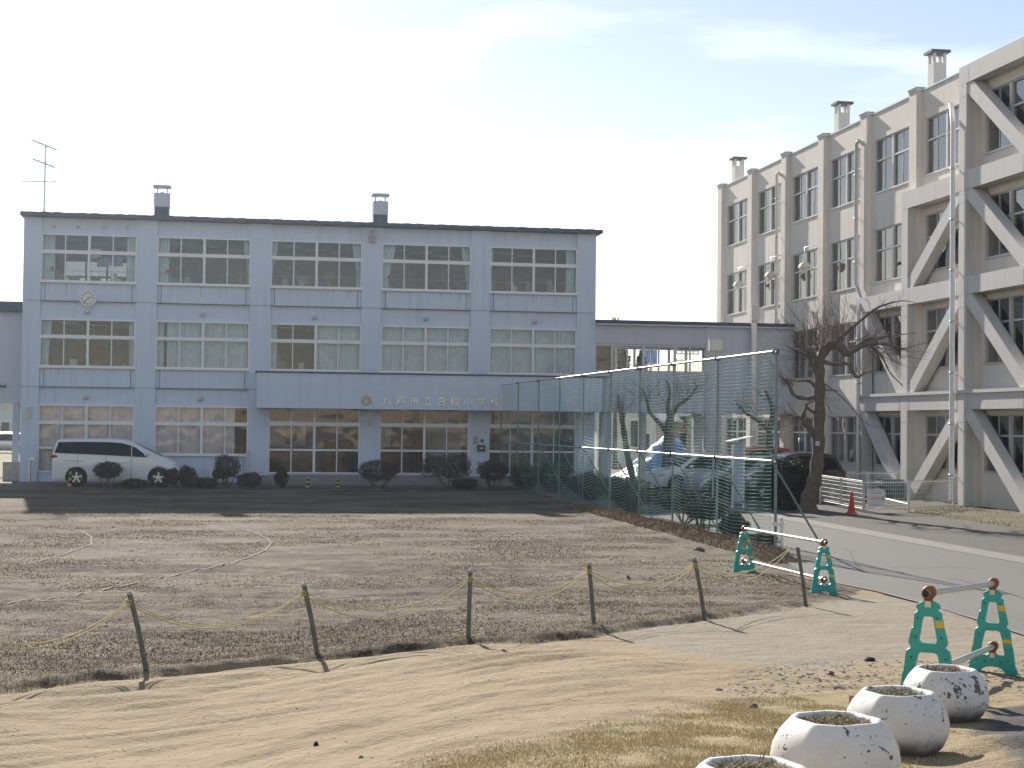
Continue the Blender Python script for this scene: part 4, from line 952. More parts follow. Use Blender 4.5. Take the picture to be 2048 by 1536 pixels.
for (px, pyb, pyt, wd, y, lab, kd, st, m) in [
      (1180, 1015, 945, 90, 54.5, 'brown hedge bush behind the bellied panel of the net', 'mound', 0, SHRUB),
      (1225, 1000, 952, 40, 57.0, 'small dark green conifer bush behind the net', 'mound', 0, GREENL),
      (1262, 1035, 955, 96, 47.5, 'broad brown bush behind the middle of the net', 'mound', .1, SHRUB),
      (1365, 1062, 985, 112, 42.0, 'wide brown-topped shrub on bare stems behind the net', 'topiary', .45, SHRUB),
      (1412, 1082, 1000, 84, 38.5, 'rounded brown shrub nearer the road behind the net', 'topiary', .4, SHRUB),
      (1468, 1092, 1028, 62, 36.0, 'ball-shaped shrub behind the last net panel', 'mound', .1, SHRUB),
      (1522, 1112, 1072, 66, 33.6, 'low dark shrub at the foot of the nearest net pole', 'mound', 0, SHRUB)]:
    shrub(px, pyb, pyt, wd, y, lab, kd, m, 1.4, st, 'shrubs between the net and the road')
# square hedge
hp = gh(1590, 1020); t_ = thing('hedge', 'dark square-cut hedge at the left of the bare tree', 'hedge', tuple(hp)); b = MB(); r_ = random.Random(4)
hwx, hz_ = 36*depth(hp)/F, hb(1590, 922, depth(hp)).z-hp.z
for k in range(9000):
    f_ = r_.choice('xyxyz'); u, v_ = r_.uniform(-1, 1), r_.uniform(0, 1)
    p = Vector((r_.choice((-1, 1))*hwx, u*.9, v_*hz_)) if f_ == 'x' else Vector((u*hwx, r_.choice((-1, 1))*.9, v_*hz_)) if f_ == 'y' else Vector((u*hwx, r_.uniform(-.9, .9), hz_))
    p = p*(1-.12*r_.random()) if f_ != 'z' else p-Vector((0, 0, .1*r_.random())); p = hp+p+Vector((0, .5, .03*math.sin(p.x*9)))
    q = Vector((r_.uniform(-1, 1), r_.uniform(-1, 1), r_.uniform(-1, 1))).normalized(); w_ = q.orthogonal(); s = .04*r_.uniform(.5, 1.3); b.add([p-q*s, p+w_*s*.6, p+q*s, p-w_*s*.6], [(0, 1, 2, 3)])
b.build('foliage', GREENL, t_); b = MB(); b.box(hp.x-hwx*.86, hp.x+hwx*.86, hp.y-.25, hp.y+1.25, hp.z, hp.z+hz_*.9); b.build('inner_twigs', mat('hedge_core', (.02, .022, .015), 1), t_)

def bare_tree(name, label, limbs, b_depth, twig_roots, seed, group=None, m=BARK, ntw=1.):
    """limbs: list of [(px, py, dz_depth, radius)]; built on a plane at the tree's own distance"""
    r_ = random.Random(seed); base = hb(limbs[0][0][0], limbs[0][0][1], b_depth)
    t_ = thing(name, label, 'tree', tuple(base), group); tr = MB(); lb = MB()
    def cr(P):
        pts = []; rs = []
        for i in range(len(P)-1):
            p0, p1, p2, p3 = P[max(0, i-1)], P[i], P[i+1], P[min(len(P)-1, i+2)]
            for k_ in range(5):
                u = k_/5; f = lambda a, b_, c, d: .5*((2*b_)+(-a+c)*u+(2*a-5*b_+4*c-d)*u*u+(-a+3*b_-3*c+d)*u**3)
                q = [f(p0[j], p1[j], p2[j], p3[j]) for j in range(4)]; pts.append(hb(q[0], q[1], b_depth+q[2])); rs.append(max(.004, q[3]*(1+.14*math.sin(len(pts)*1.9+seed))))
        pts.append(hb(P[-1][0], P[-1][1], b_depth+P[-1][2])); rs.append(P[-1][3]); return pts, rs
    for k_, L_ in enumerate(limbs):
        pts, rs = cr(L_); (tr if k_ == 0 else lb).tube(pts, rs, 10 if k_ == 0 else 7)
    tr.build('trunk', m, t_)
    if lb.v: lb.build('limbs', m, t_)
    tw = MB()
    def twig(p, d, L_, r0, dep):
        pts = [p]; q = p; dd = d.normalized(); n = 5
        for k_ in range(n):
            dd = (dd+Vector((r_.uniform(-.16, .16), r_.uniform(-.16, .16), r_.uniform(-.04, .14)))).normalized(); q = q+dd*L_/n; pts.append(q)
        tw.tube(pts, [r0*(1-.75*k_/n) for k_ in range(n+1)], 4, False)
        if dep:
            for _ in range(r_.randint(1, 3)):
                i = r_.randint(1, n-1); twig(pts[i], dd+Vector((r_.uniform(-.9, .9), r_.uniform(-.9, .9), r_.uniform(-.3, .7))), L_*r_.uniform(.3, .55), r0*.55, dep-1)
    for (px, py, spread, n_, L0, dirn, sp) in twig_roots:
        for _ in range(int(n_*ntw)):
            p = hb(px+r_.uniform(-spread, spread), py+r_.uniform(-spread, spread)*.3, b_depth+r_.uniform(-.3, .3)); a = dirn+r_.gauss(0, sp)
            d = CR*math.cos(a)+CU*math.sin(a)+Vector((_s, _c, 0))*r_.uniform(-.5, .5); twig(p, d, L0*r_.uniform(.5, 1.2), .009, 1)
    if tw.v: tw.build('twigs', TWIG, t_)
    return t_
tb = gh(1617, 1024); TD = depth(tb)-.0
UP = math.pi/2
bare_tree('bare_tree', 'large pollarded bare tree leaning over the road in front of the cream wing', [
    [(1614, 1030, 0, .34), (1620, 990, 0, .25), (1632, 945, 0, .21), (1637, 880, 0, .185), (1639, 800, 0, .17), (1638, 740, 0, .17), (1634, 718, 0, .19)],
    [(1637, 745, 0, .14), (1626, 724, 0, .16), (1622, 708, .1, .12)],
    [(1636, 730, 0, .15), (1648, 703, 0, .15), (1668, 688, -.1, .14), (1684, 698, -.2, .12), (1694, 708, -.2, .10), (1712, 699, -.3, .075), (1740, 687, -.5, .055), (1775, 690, -.8, .035), (1815, 700, -1, .015)],
    [(1668, 688, 0, .09), (1690, 668, .3, .06), (1720, 642, .5, .045), (1756, 615, .8, .035), (1800, 602, 1, .018), (1832, 605, 1.2, .008)],
    [(1640, 722, 0, .08), (1668, 728, -.3, .06), (1696, 728, -.5, .055), (1706, 745, -.5, .05), (1716, 754, -.6, .045), (1730, 745, -.6, .03), (1748, 742, -.7, .012)],
    [(1694, 705, -.2, .06), (1735, 680, 0, .035), (1780, 672, .3, .02), (1832, 666, .5, .01)],
    [(1742, 690, -.4, .04), (1765, 715, -.6, .03), (1780, 745, -.8, .02), (1806, 772, -.9, .015)],
    [(1640, 785, 0, .09), (1620, 797, .1, .075), (1588, 790, .2, .06), (1575, 765, .3, .045), (1560, 755, .3, .02)],
    [(1632, 775, 0, .06), (1618, 762, -.1, .05), (1590, 762, -.3, .03), (1565, 756, -.3, .012)],
    [(1640, 783, 0, .05), (1655, 780, -.2, .03), (1678, 782, -.3, .012)],
    [(1646, 765, 0, .02), (1690, 800, -.4, .016), (1730, 845, -.5, .01), (1762, 855, -.6, .006)],
    [(1635, 885, 0, .11), (1620, 858, .2, .10), (1606, 838, .3, .09), (1612, 815, .3, .05)],
    [(1636, 830, 0, .05), (1612, 812, -.2, .04), (1630, 800, -.2, .03)]], TD,
    [(1648, 700, 14, 34, 1.7, UP+.2, .30), (1625, 712, 8, 24, 1.6, UP+.5, .4), (1672, 690, 16, 26, 1.5, UP-.05, .3), (1700, 702, 14, 12, 1.0, UP-.3, .5), (1625, 715, 8, 14, 1.3, math.pi-.2, .5),
     (1745, 690, 26, 26, 1.1, -.1, .7), (1775, 700, 24, 20, 1.1, -.5, .4), (1770, 612, 30, 8, .7, .5, .8), (1578, 770, 10, 16, 1.0, UP+.6, .6), (1606, 838, 10, 16, .8, math.pi-.1, .6), (1716, 750, 14, 10, .7, UP, .9), (1640, 790, 6, 10, .8, -.6, .6), (1735, 680, 20, 16, 1., .2, .6)], 3, ntw=1.35)
# a few slim pruned trees among the cars behind the net
for (lab, b_, limbs, roots, sd_) in [
    ('dark forked tree rising behind the green net in front of the blue tarpaulin', 63.5, [[(1326, 985, 0, .22), (1332, 925, 0, .18), (1335, 880, 0, .16), (1338, 840, 0, .14)], [(1336, 870, 0, .13), (1322, 850, 0, .09), (1300, 825, .3, .07), (1292, 795, .4, .05), (1282, 775, .5, .02)], [(1338, 845, 0, .12), (1352, 815, 0, .09), (1378, 795, -.3, .06), (1395, 770, -.4, .03)], [(1338, 845, 0, .1), (1336, 810, 0, .08), (1340, 780, .1, .05), (1330, 758, .1, .02)]],
     [(1300, 800, 22, 26, 1.1, UP+.3, .8), (1345, 800, 20, 26, 1.1, UP, .8), (1385, 785, 18, 24, 1.1, UP-.3, .8), (1370, 850, 30, 14, 1.1, -.3, .9)], 5),
    ('slim dark tree behind the net nearer the school', 66.0, [[(1268, 965, 0, .15), (1256, 915, 0, .13), (1248, 865, 0, .12), (1241, 820, 0, .09), (1236, 790, 0, .05)]], [(1242, 820, 8, 16, .9, UP, .9)], 6),
    ('slim tree with a bent stem behind the upright notice board', 60.0, [[(1545, 985, 0, .16), (1543, 920, 0, .13), (1538, 870, 0, .12), (1545, 820, 0, .1), (1530, 780, 0, .04)], [(1540, 865, 0, .09), (1520, 845, 0, .06), (1490, 825, 0, .05), (1470, 800, 0, .02)]], [(1500, 830, 30, 26, 1., UP, .9), (1540, 800, 12, 22, 1., UP, .8)], 8)]:
    bare_tree('bare_tree', lab, limbs, b_, roots, sd_, 'bare trees behind the net')
# evergreens seen through the corridor glass
for k, (px, pyt, wd, y, lab) in enumerate([(1240, 684, 62, 96, 'dark evergreen tree seen through the left panes of the bridge corridor'), (1283, 700, 34, 99, 'smaller evergreen seen through the middle panes of the bridge corridor')]):
    p = hy(px, pyt, y); t_ = thing('evergreen_tree', lab, 'tree', (p.x, y, .3), 'evergreens beyond the bridge corridor'); hw = wd/2*depth(p)/F; H_ = p.z-.3
    b = MB()
    for q in range(16):
        zz = .3+H_*(.35+.6*q/16); rr = hw*(1.05-.5*q/16); a = q*2.4; leaf_cloud(b, (p.x+math.cos(a)*rr*.5, y+math.sin(a)*rr*.5, zz), (rr*.65, rr*.65, H_*.09), 420, .11, q+k*31, False, .2)
    b.build('crown', GREENL, t_); b = MB(); b.tube([(p.x, y, .2), (p.x, y, .3+H_*.85)], [.2, .06], 8); b.build('trunk', BARK, t_)

# ---------------------------------------------------------------- green net fence
XN, NB = 10.9, .18
nm = bpy.data.materials.new('green_netting'); nm.use_nodes = True; t = nm.node_tree; t.nodes.clear()
o_ = N(t, 'ShaderNodeOutputMaterial'); tr = N(t, 'ShaderNodeBsdfTransparent'); df = N(t, 'ShaderNodeBsdfDiffuse'); tl = N(t, 'ShaderNodeBsdfTranslucent'); gl = N(t, 'ShaderNodeBsdfGlossy'); gl.inputs['Roughness'].default_value = .35
df.inputs[0].default_value = (.025, .12, .10, 1); tl.inputs[0].default_value = (.08, .32, .26, 1); gl.inputs[0].default_value = (.5, .8, .7, 1)
uv = N(t, 'ShaderNodeUVMap'); uv.uv_map = 'net'; sp_ = N(t, 'ShaderNodeSeparateXYZ'); t.links.new(uv.outputs[0], sp_.inputs[0])
def band(src, period, width):
    a = mth_(t, 'DIVIDE', src, period); a = mth_(t, 'FRACT', a, 0); return mth_(t, 'LESS_THAN', a, width/period)
def mth_(t, op, a, b_):
    x = N(t, 'ShaderNodeMath', operation=op)
    for i, q in ((0, a), (1, b_)):
        if isinstance(q, (float, int)): x.inputs[i].default_value = q
        else: t.links.new(q, x.inputs[i])
    return x.outputs[0]
hl = band(sp_.outputs[1], .082, .0078)                       # heavy horizontal strands
dg1 = band(mth_(t, 'ADD', sp_.outputs[0], mth_(t, 'MULTIPLY', sp_.outputs[1], 1.)), .03, .0017)
dg2 = band(mth_(t, 'SUBTRACT', sp_.outputs[0], mth_(t, 'MULTIPLY', sp_.outputs[1], 1.)), .03, .0017)
al = mth_(t, 'MAXIMUM', hl, mth_(t, 'MAXIMUM', dg1, dg2))
m1 = N(t, 'ShaderNodeMixShader'); m1.inputs[0].default_value = .5; t.links.new(df.outputs[0], m1.inputs[1]); t.links.new(tl.outputs[0], m1.inputs[2])
m2 = N(t, 'ShaderNodeMixShader'); m2.inputs[0].default_value = .3; t.links.new(m1.outputs[0], m2.inputs[1]); t.links.new(gl.outputs[0], m2.inputs[2])
d2 = N(t, 'ShaderNodeBsdfDiffuse'); cn_ = N(t, 'ShaderNodeCombineXYZ'); cn_.inputs[0].default_value = -.5; cn_.inputs[2].default_value = .86; d2.inputs[0].default_value = (.45, .66, .60, 1); t.links.new(cn_.outputs[0], d2.inputs['Normal']); t2 = N(t, 'ShaderNodeBsdfTranslucent'); t2.inputs[0].default_value = (.55, .85, .75, 1); m4 = N(t, 'ShaderNodeMixShader'); m4.inputs[0].default_value = .15; t.links.new(d2.outputs[0], m4.inputs[1]); t.links.new(t2.outputs[0], m4.inputs[2])
m5 = N(t, 'ShaderNodeMixShader'); t.links.new(hl, m5.inputs[0]); t.links.new(m2.outputs[0], m5.inputs[1]); t.links.new(m4.outputs[0], m5.inputs[2])
m3 = N(t, 'ShaderNodeMixShader'); t.links.new(al, m3.inputs[0]); t.links.new(tr.outputs[0], m3.inputs[1]); t.links.new(m5.outputs[0], m3.inputs[2]); t.links.new(m3.outputs[0], o_.inputs[0])
def net_y(px):
    al_ = (px-1024)/F; b_ = XN/(al_*_c+_s); return b_*(_c-al_*_s)
NY = [net_y(q) for q in (1553, 1436, 1347, 1280, 1222, 1167, 1120, 1078, 1037, 1003)]
ZT0 = hx(1553, 706, XN).z; ZT1 = hx(1003, 772, XN).z
DULLP = mat('dull_pipe', (.20, .25, .24), .6, metal=.3, noise=.2, nscale=6)
net = thing('net_fence', 'tall green ball-stop net hung on a steel pipe frame along the road', 'net fence', (XN, NY[0], NB))
zt = lambda y: ZT0+(ZT1-ZT0)*(y-NY[0])/(NY[-1]-NY[0])
gap = [(NY[5]-.05, NY[5]-1.05)]
V = []; UVs = []; nu, nv = 420, 46; ys_ = np.linspace(NY[0], NY[-1]-.05, nu)
sagU = 0
for i, y in enumerate(ys_):
    k = max(0, min(len(NY)-2, int(np.searchsorted(NY, y, 'right')-1))); u = (y-NY[k])/(NY[k+1]-NY[k])
    bel = [.10, .16, .12, .34, .55, .30, .2, .2, .2][k]
    for j in range(nv+1):
        v_ = j/nv; z0 = H(XN-.1, y)+.02 if j == 0 else z0
        z = z0+(zt(y)-.04-z0)*v_
        bulge = bel*math.sin(math.pi*u)*(max(0, math.sin(math.pi*min(1, v_*1.9)))*1.0 if v_ < .53 else .12*math.sin(math.pi*(v_-.53)/.47))
        xx = XN-.05-bulge*.9-.02*math.sin(y*7+v_*5)+.05*math.sin(y*2.1+v_*3)*(1-v_)
        V.append((xx, y, z)); UVs.append((y*1.0, z0*0+v_*(4.2)+.16*math.sin(math.pi*u)*(1-v_)*(.7 if k not in (3, 4, 5) else 2.8)))
i_ = np.arange(nu*(nv+1)).reshape(nu, nv+1); Fq = np.stack([i_[:-1, :-1].ravel(), i_[1:, :-1].ravel(), i_[1:, 1:].ravel(), i_[:-1, 1:].ravel()], 1)
me = npmesh('netting', V, Fq, nm, True); ul = me.uv_layers.new(name='net'); UA = np.array(UVs, np.float32); li = np.empty(len(me.loops), np.int32); me.loops.foreach_get('vertex_index', li); ul.data.foreach_set('uv', UA[li].ravel())
no = bpy.data.objects.new('netting', me); COL.objects.link(no); no.parent = net; no.matrix_parent_inverse = Matrix.Translation(-net.location)
for k, y in enumerate(NY):
    b = MB(); z0 = H(XN, y)-.1; b.tube([(XN, y, z0), (XN, y, zt(y)+(.05 if k in (0,) else 0))], .03 if k == 0 else .024, 9); b.build('post', DULLP, net)
    if 0 < k < len(NY)-1 or k == 0:
        b = MB(); yy = y+(.0 if k else .25); b.tube([(XN, yy, 2.12), (XN+1.25, yy+.05, .15)], .022, 7); b.build('brace', DULLP, net)
for nmz, zf in (('top_rail', lambda y: zt(y)+.03), ('middle_rail', lambda y: 2.13)):
    b = MB(); b.tube([(XN-.045, NY[0]-.05, zf(NY[0])), (XN-.045, NY[-1]+.05, zf(NY[-1]))], .028, 10); rl = b.build(nmz, PIPE, net)
    for y in NY:
        b = MB(); b.box(XN-.085, XN+.045, y-.045, y+.045, zf(y)-.045, zf(y)+.045); b.build('clamp', DARKM, rl, bevel=.012)
b = MB(); z0 = H(XN, NY[0]); b.tube([(XN+.12, NY[0]-.05, z0-.1), (XN+.12, NY[0]-.05, z0+.62)], .03, 8); b.box(XN-.05, XN+.16, NY[0]-.1, NY[0]+.03, z0+.45, z0+.53); b.build('ground_stake', PIPE, net)

# ---------------------------------------------------------------- rope posts
RP = [((-62, 1402), (-118, 1222)), ((296, 1354), (259, 1183)), ((637, 1320), (608, 1166)), ((936, 1290), (941, 1138)), ((1189, 1262), (1178, 1124)), ((1412, 1243), (1389, 1113)), ((1614, 1214), (1595, 1090))]
plab = ['outside the left edge', 'leaning left, the leftmost in the picture', 'leaning left, second from the left', 'upright one in the middle of the row', 'with a rope knotted round its pale cap, fourth from the left', 'leaning left in front of the dark dirt, second from the right end', 'leaning left beside the far green barrier']
tops = []
for k, (pb_, pt) in enumerate(RP):
    g = gh(*pb_); g.z = H(g.x, g.y); d0 = depth(g); tp = hb(pt[0], pt[1]+4, d0-.06); tops.append(tp)
    t_ = thing('rope_post', 'thin weathered post '+plab[k], 'post', tuple(g), 'rope posts along the edge of the field')
    b = MB(); b.tube([g-Vector((0, 0, .1)), g.lerp(tp, .5), tp], [.027, .026, .026], 10); b.build('shaft', POSTM, t_)
    if k != 6: b = MB(); b.sphere(tp, .029, 10, (1, 1, .9)); b.build('cap', mat('pale_cap', (.42, .40, .36), .7), t_)
def rope(lab, offs, sags, ups):
    b = MB()
    for k in range(len(tops)-1):
        g0, g1 = tops[k], tops[k+1]
        a = g0-Vector((0, 0, .075+offs)); c = g1-Vector((0, 0, .075+offs*.5)) if k < 5 else hb(1582, 1094, depth(g1)+.1)-Vector((0, 0, offs*.2))
        n = 22; s = sags[k]; b.tube([a.lerp(c, i/n)-Vector((0, 0, s*4*(i/n)*(1-i/n))) for i in range(n+1)], .0062, 5)
        b.tube([a+Vector((.03*math.cos(q), .03*math.sin(q), .012*math.sin(q*3))) for q in np.linspace(0, 6.3, 13)], .008, 5)
    tag(b.build('rope', ROPE), lab, 'rope', 'yellow ropes strung between the thin posts')
rope('upper strand of yellow rope sagging from post to post', 0, [.30, .30, .26, .22, .20, .22], 0)
rope('lower, slacker strand of yellow rope sagging from post to post', .03, [.32, .30, .34, .27, .28, .32], 0)

# ---------------------------------------------------------------- green A-frame barriers
def stand_outline():
    # from the top centre down the right side; metres, total height .75
    S = .75/1313
    R_ = [(0, 300), (70, 300), (125, 330), (147, 358), (140, 385), (125, 392), (125, 420), (165, 445), (172, 520), (178, 620), (200, 640), (225, 740), (240, 820), (232, 836), (215, 860), (215, 885), (262, 915), (276, 970), (285, 1060), (300, 1180), (312, 1200), (330, 1330), (348, 1480), (352, 1500), (385, 1560), (392, 1600), (385, 1613), (200, 1613), (180, 1585), (150, 1540), (90, 1510), (0, 1500)]
    return [(x*S, (1613-y)*S) for x, y in R_]
HOLE1 = [(-62, 500), (-45, 485), (45, 485), (62, 500), (75, 560), (98, 700), (112, 780), (95, 815), (-95, 815), (-112, 780), (-98, 700), (-75, 560)]
HOLE2 = [(-120, 960), (-85, 935), (85, 935), (120, 960), (150, 1100), (178, 1250), (188, 1300), (165, 1325), (90, 1325), (60, 1300), (-60, 1300), (-90, 1325), (-165, 1325), (-188, 1300), (-178, 1250), (-150, 1100)]
def fill2d(outer, holes):
    bm = bmesh.new(); es = []
    for lp in [outer]+holes:
        vs = [bm.verts.new((p[0], 0, p[1])) for p in lp]; es += [bm.edges.new((vs[i], vs[(i+1) % len(vs)])) for i in range(len(vs))]
    bmesh.ops.triangle_fill(bm, edges=es, use_beauty=True, use_dissolve=False)
    r_ = bmesh.ops.extrude_face_region(bm, geom=bm.faces[:]); bmesh.ops.translate(bm, verts=[v for v in r_['geom'] if isinstance(v, bmesh.types.BMVert)], vec=(0, .055, 0))
    bmesh.ops.translate(bm, verts=bm.verts, vec=(0, -.0275, 0)); bmesh.ops.recalc_face_normals(bm, faces=bm.faces)
    me = bpy.data.meshes.new('frame'); bm.to_mesh(me); bm.free(); return me
S_ = .75/1313; r0 = stand_outline(); outl = r0+[(-x, z) for x, z in r0[::-1] if x > 0]
FRM = fill2d(outl, [[(x*S_, (1613-y)*S_) for x, y in HOLE1], [(x*S_, (1613-y)*S_) for x, y in HOLE2]]); FRM.materials.append(PLASTIC_G)
def barrier(pl, pr_, label, zoff=(0, 0)):
    g = [gh(*pl), gh(*pr_)]
    for q in g: q.z = H(q.x, q.y)
    d = (g[1]-g[0]); d.z = 0; d.normalize(); lat = Vector((d.y, -d.x, 0))          # lateral axis of each stand
    if lat.dot(CR) < 0: lat = -lat
    t_ = thing('pipe_barrier', label, 'barrier', tuple(g[0]), 'green pipe barriers closing the path')
    for q in g:
        mw = Matrix(((lat.x, -d.x*1, 0, q.x), (lat.y, -d.y*1, 0, q.y), (0, 0, 1, q.z), (0, 0, 0, 1)))
        mw = Matrix(((lat.x, d.x, 0, q.x), (lat.y, d.y, 0, q.y), (0, 0, 1, q.z-.01), (0, 0, 0, 1)))
        o = bpy.data.objects.new('stand', FRM); COL.objects.link(o); o.parent = t_; o.matrix_parent_inverse = Matrix.Translation(-t_.location); o.matrix_basis = mw
        bv = o.modifiers.new('bevel', 'BEVEL'); bv.width = .009; bv.segments = 2; bv.limit_method = 'ANGLE'
        tap = MB()
        for (ya, yb_, xa0, xb0, xa1, xb1) in ((530, 618, 88, 175, 100, 190), (1062, 1125, 146, 284, 158, 292)):
            for sgn, e in ((-1, -.0285), (1, .0285)):
                P = [(xa0*S_, e, (1613-ya)*S_), (xb0*S_+.002, e, (1613-ya)*S_), (xb1*S_+.002, e, (1613-yb_)*S_), (xa1*S_, e, (1613-yb_)*S_)]; tap.add(P, [(0, 1, 2, 3)])
            P = [(xb0*S_+.0025, -.0285, (1613-ya)*S_), (xb0*S_+.0025, .0285, (1613-ya)*S_), (xb1*S_+.0025, .0285, (1613-yb_)*S_), (xb1*S_+.0025, -.0285, (1613-yb_)*S_)]; tap.add(P, [(0, 1, 2, 3)])
        tap.v = [tuple(mw @ Vector(v)) for v in tap.v]; tp_ = tap.build('reflective_band', YEL, o); tp_.matrix_parent_inverse = (Matrix.Translation(-t_.location)@mw).inverted() @ Matrix.Translation(-t_.location)
        dd = MB()
        for (x, y) in ((-120, 505), (120, 500), (-150, 742), (165, 740), (-200, 1000), (220, 1000), (-240, 1400), (240, 1400), (-120, 1420), (120, 1420), (0, 1400)):
            dd.lathe((x*S_, -.029, (1613-y)*S_), [(.008, 0), (0, .001)], 8, False, Vector((0, -1, 0)))
        dd.v = [tuple(mw @ Vector(v)) for v in dd.v]; dq = dd.build('rivet_hole', mat('dark_green_recess', (.01, .12, .10), .8), o); dq.matrix_parent_inverse = tp_.matrix_parent_inverse
        for zc, rr in ((.75+.05, .047), ((1613-1290)*S_+.045, .044)):
            b = MB(); c = Vector((q.x, q.y, q.z+zc))
            V = []; n = 18
            for (e, sc_) in ((-.03, .8), (-.022, 1.), (.022, 1.), (.03, .8)):
                for k in range(n):
                    a = 2*math.pi*k/n; r_ = rr*(1+.22*max(0, math.cos(a-.6))**2)*sc_; V.append(c+lat*(math.cos(a)*r_)+Vector((0, 0, math.sin(a)*r_*1.08))+d*e)
            b.add(V, [(i*n+k, i*n+(k+1) % n, (i+1)*n+(k+1) % n, (i+1)*n+k) for i in range(3) for k in range(n)], True); b.add(V[:n], [tuple(range(n))]); b.add(V[-n:], [tuple(range(n))[::-1]])
            b.obox(c-Vector((0, 0, rr*.9)), lat*.028, d*.024, (0, 0, .035)); b.build('clamp', PLASTIC_O, o).matrix_parent_inverse = tp_.matrix_parent_inverse
            b = MB(); b.obox(c-Vector((0, 0, rr+.03))-d*.0, lat*.022, d*.031, (0, 0, .022)); b.build('clamp_plate', METAL, o).matrix_parent_inverse = tp_.matrix_parent_inverse
    for zc in (.75+.05, (1613-1290)*S_+.045):
        a, c = g[0]+Vector((0, 0, zc)), g[1]+Vector((0, 0, zc)); dd = (c-a).normalized(); a = a-dd*.11; c = c+dd*.11
        u = dd.orthogonal().normalized(); b = MB(); b.tube([a, c], .0245, 14, False); b.tube([a, c], .020, 14, False); pp = b.build('pipe', PIPE, t_)
        b = MB(); b.lathe(a+dd*.02, [(.0205, 0), (0, .0)], 12, False, dd); b.lathe(c-dd*.02, [(.0205, 0), (0, .0)], 12, False, dd); b.build('pipe_bore', DARKM, pp)
    return t_
barrier((1856, 1413), (1985, 1354), 'nearest green A-frame barrier with two steel pipes, standing behind the white planters')
barrier((1488, 1147), (1647, 1192), 'farther green A-frame barrier with two steel pipes beside the road')

# ---------------------------------------------------------------- planters
PLM = bpy.data.materials.new('chipped_white_paint'); PLM.use_nodes = True; t = PLM.node_tree; pbn = t.nodes['Principled BSDF']; pbn.inputs['Roughness'].default_value = .55
tc = N(t, 'ShaderNodeTexCoord'); oi = N(t, 'ShaderNodeObjectInfo'); ad = N(t, 'ShaderNodeVectorMath', operation='ADD'); t.links.new(tc.outputs['Object'], ad.inputs[0])
sc3 = N(t, 'ShaderNodeVectorMath', operation='SCALE'); sc3.inputs[0].default_value = (13, 7, 5); t.links.new(oi.outputs['Random'], sc3.inputs['Scale']); t.links.new(sc3.outputs[0], ad.inputs[1])
def pn(scale, det, rough=.6):
    n = N(t, 'ShaderNodeTexNoise'); n.inputs['Scale'].default_value = scale; n.inputs['Detail'].default_value = det; n.inputs['Roughness'].default_value = rough; t.links.new(ad.outputs[0], n.inputs['Vector']); return n.outputs[0]
chip = mth('MAXIMUM', mr(mth('ADD', pn(17, 4, .55), mth('MULTIPLY', mth('SUBTRACT', pn(2.6, 2), .5), .6)), .650, .668), mr(mth('ADD', pn(48, 3, .6), mth('MULTIPLY', mth('SUBTRACT', pn(4, 2), .5), .5)), .665, .69))
dirt = mr(pn(5, 6, .7), .45, .75, 0, .6)
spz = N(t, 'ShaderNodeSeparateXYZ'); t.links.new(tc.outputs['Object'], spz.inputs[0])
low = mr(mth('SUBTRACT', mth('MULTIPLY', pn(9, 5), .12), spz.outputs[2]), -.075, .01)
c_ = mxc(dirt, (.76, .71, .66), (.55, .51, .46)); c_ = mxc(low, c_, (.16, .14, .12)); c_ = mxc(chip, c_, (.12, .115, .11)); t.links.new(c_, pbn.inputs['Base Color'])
bp = N(t, 'ShaderNodeBump'); bp.inputs['Strength'].default_value = .5; bp.inputs['Distance'].default_value = .004; t.links.new(mth('ADD', mth('MULTIPLY', chip, -1.), mth('MULTIPLY', pn(70, 3), .35)), bp.inputs['Height']); t.links.new(bp.outputs[0], pbn.inputs['Normal'])
SOIL = mat('planter_soil', (.06, .043, .03), 1, noise=.5, nscale=30, bump=1, bscale=40); STRAW = mat('dry_straw', (.28, .22, .125), .9); WEED = mat('olive_weed', (.12, .13, .05), .9)
RUST = mat('rusty_steel', (.16, .05, .03), .8, noise=.4, nscale=20)
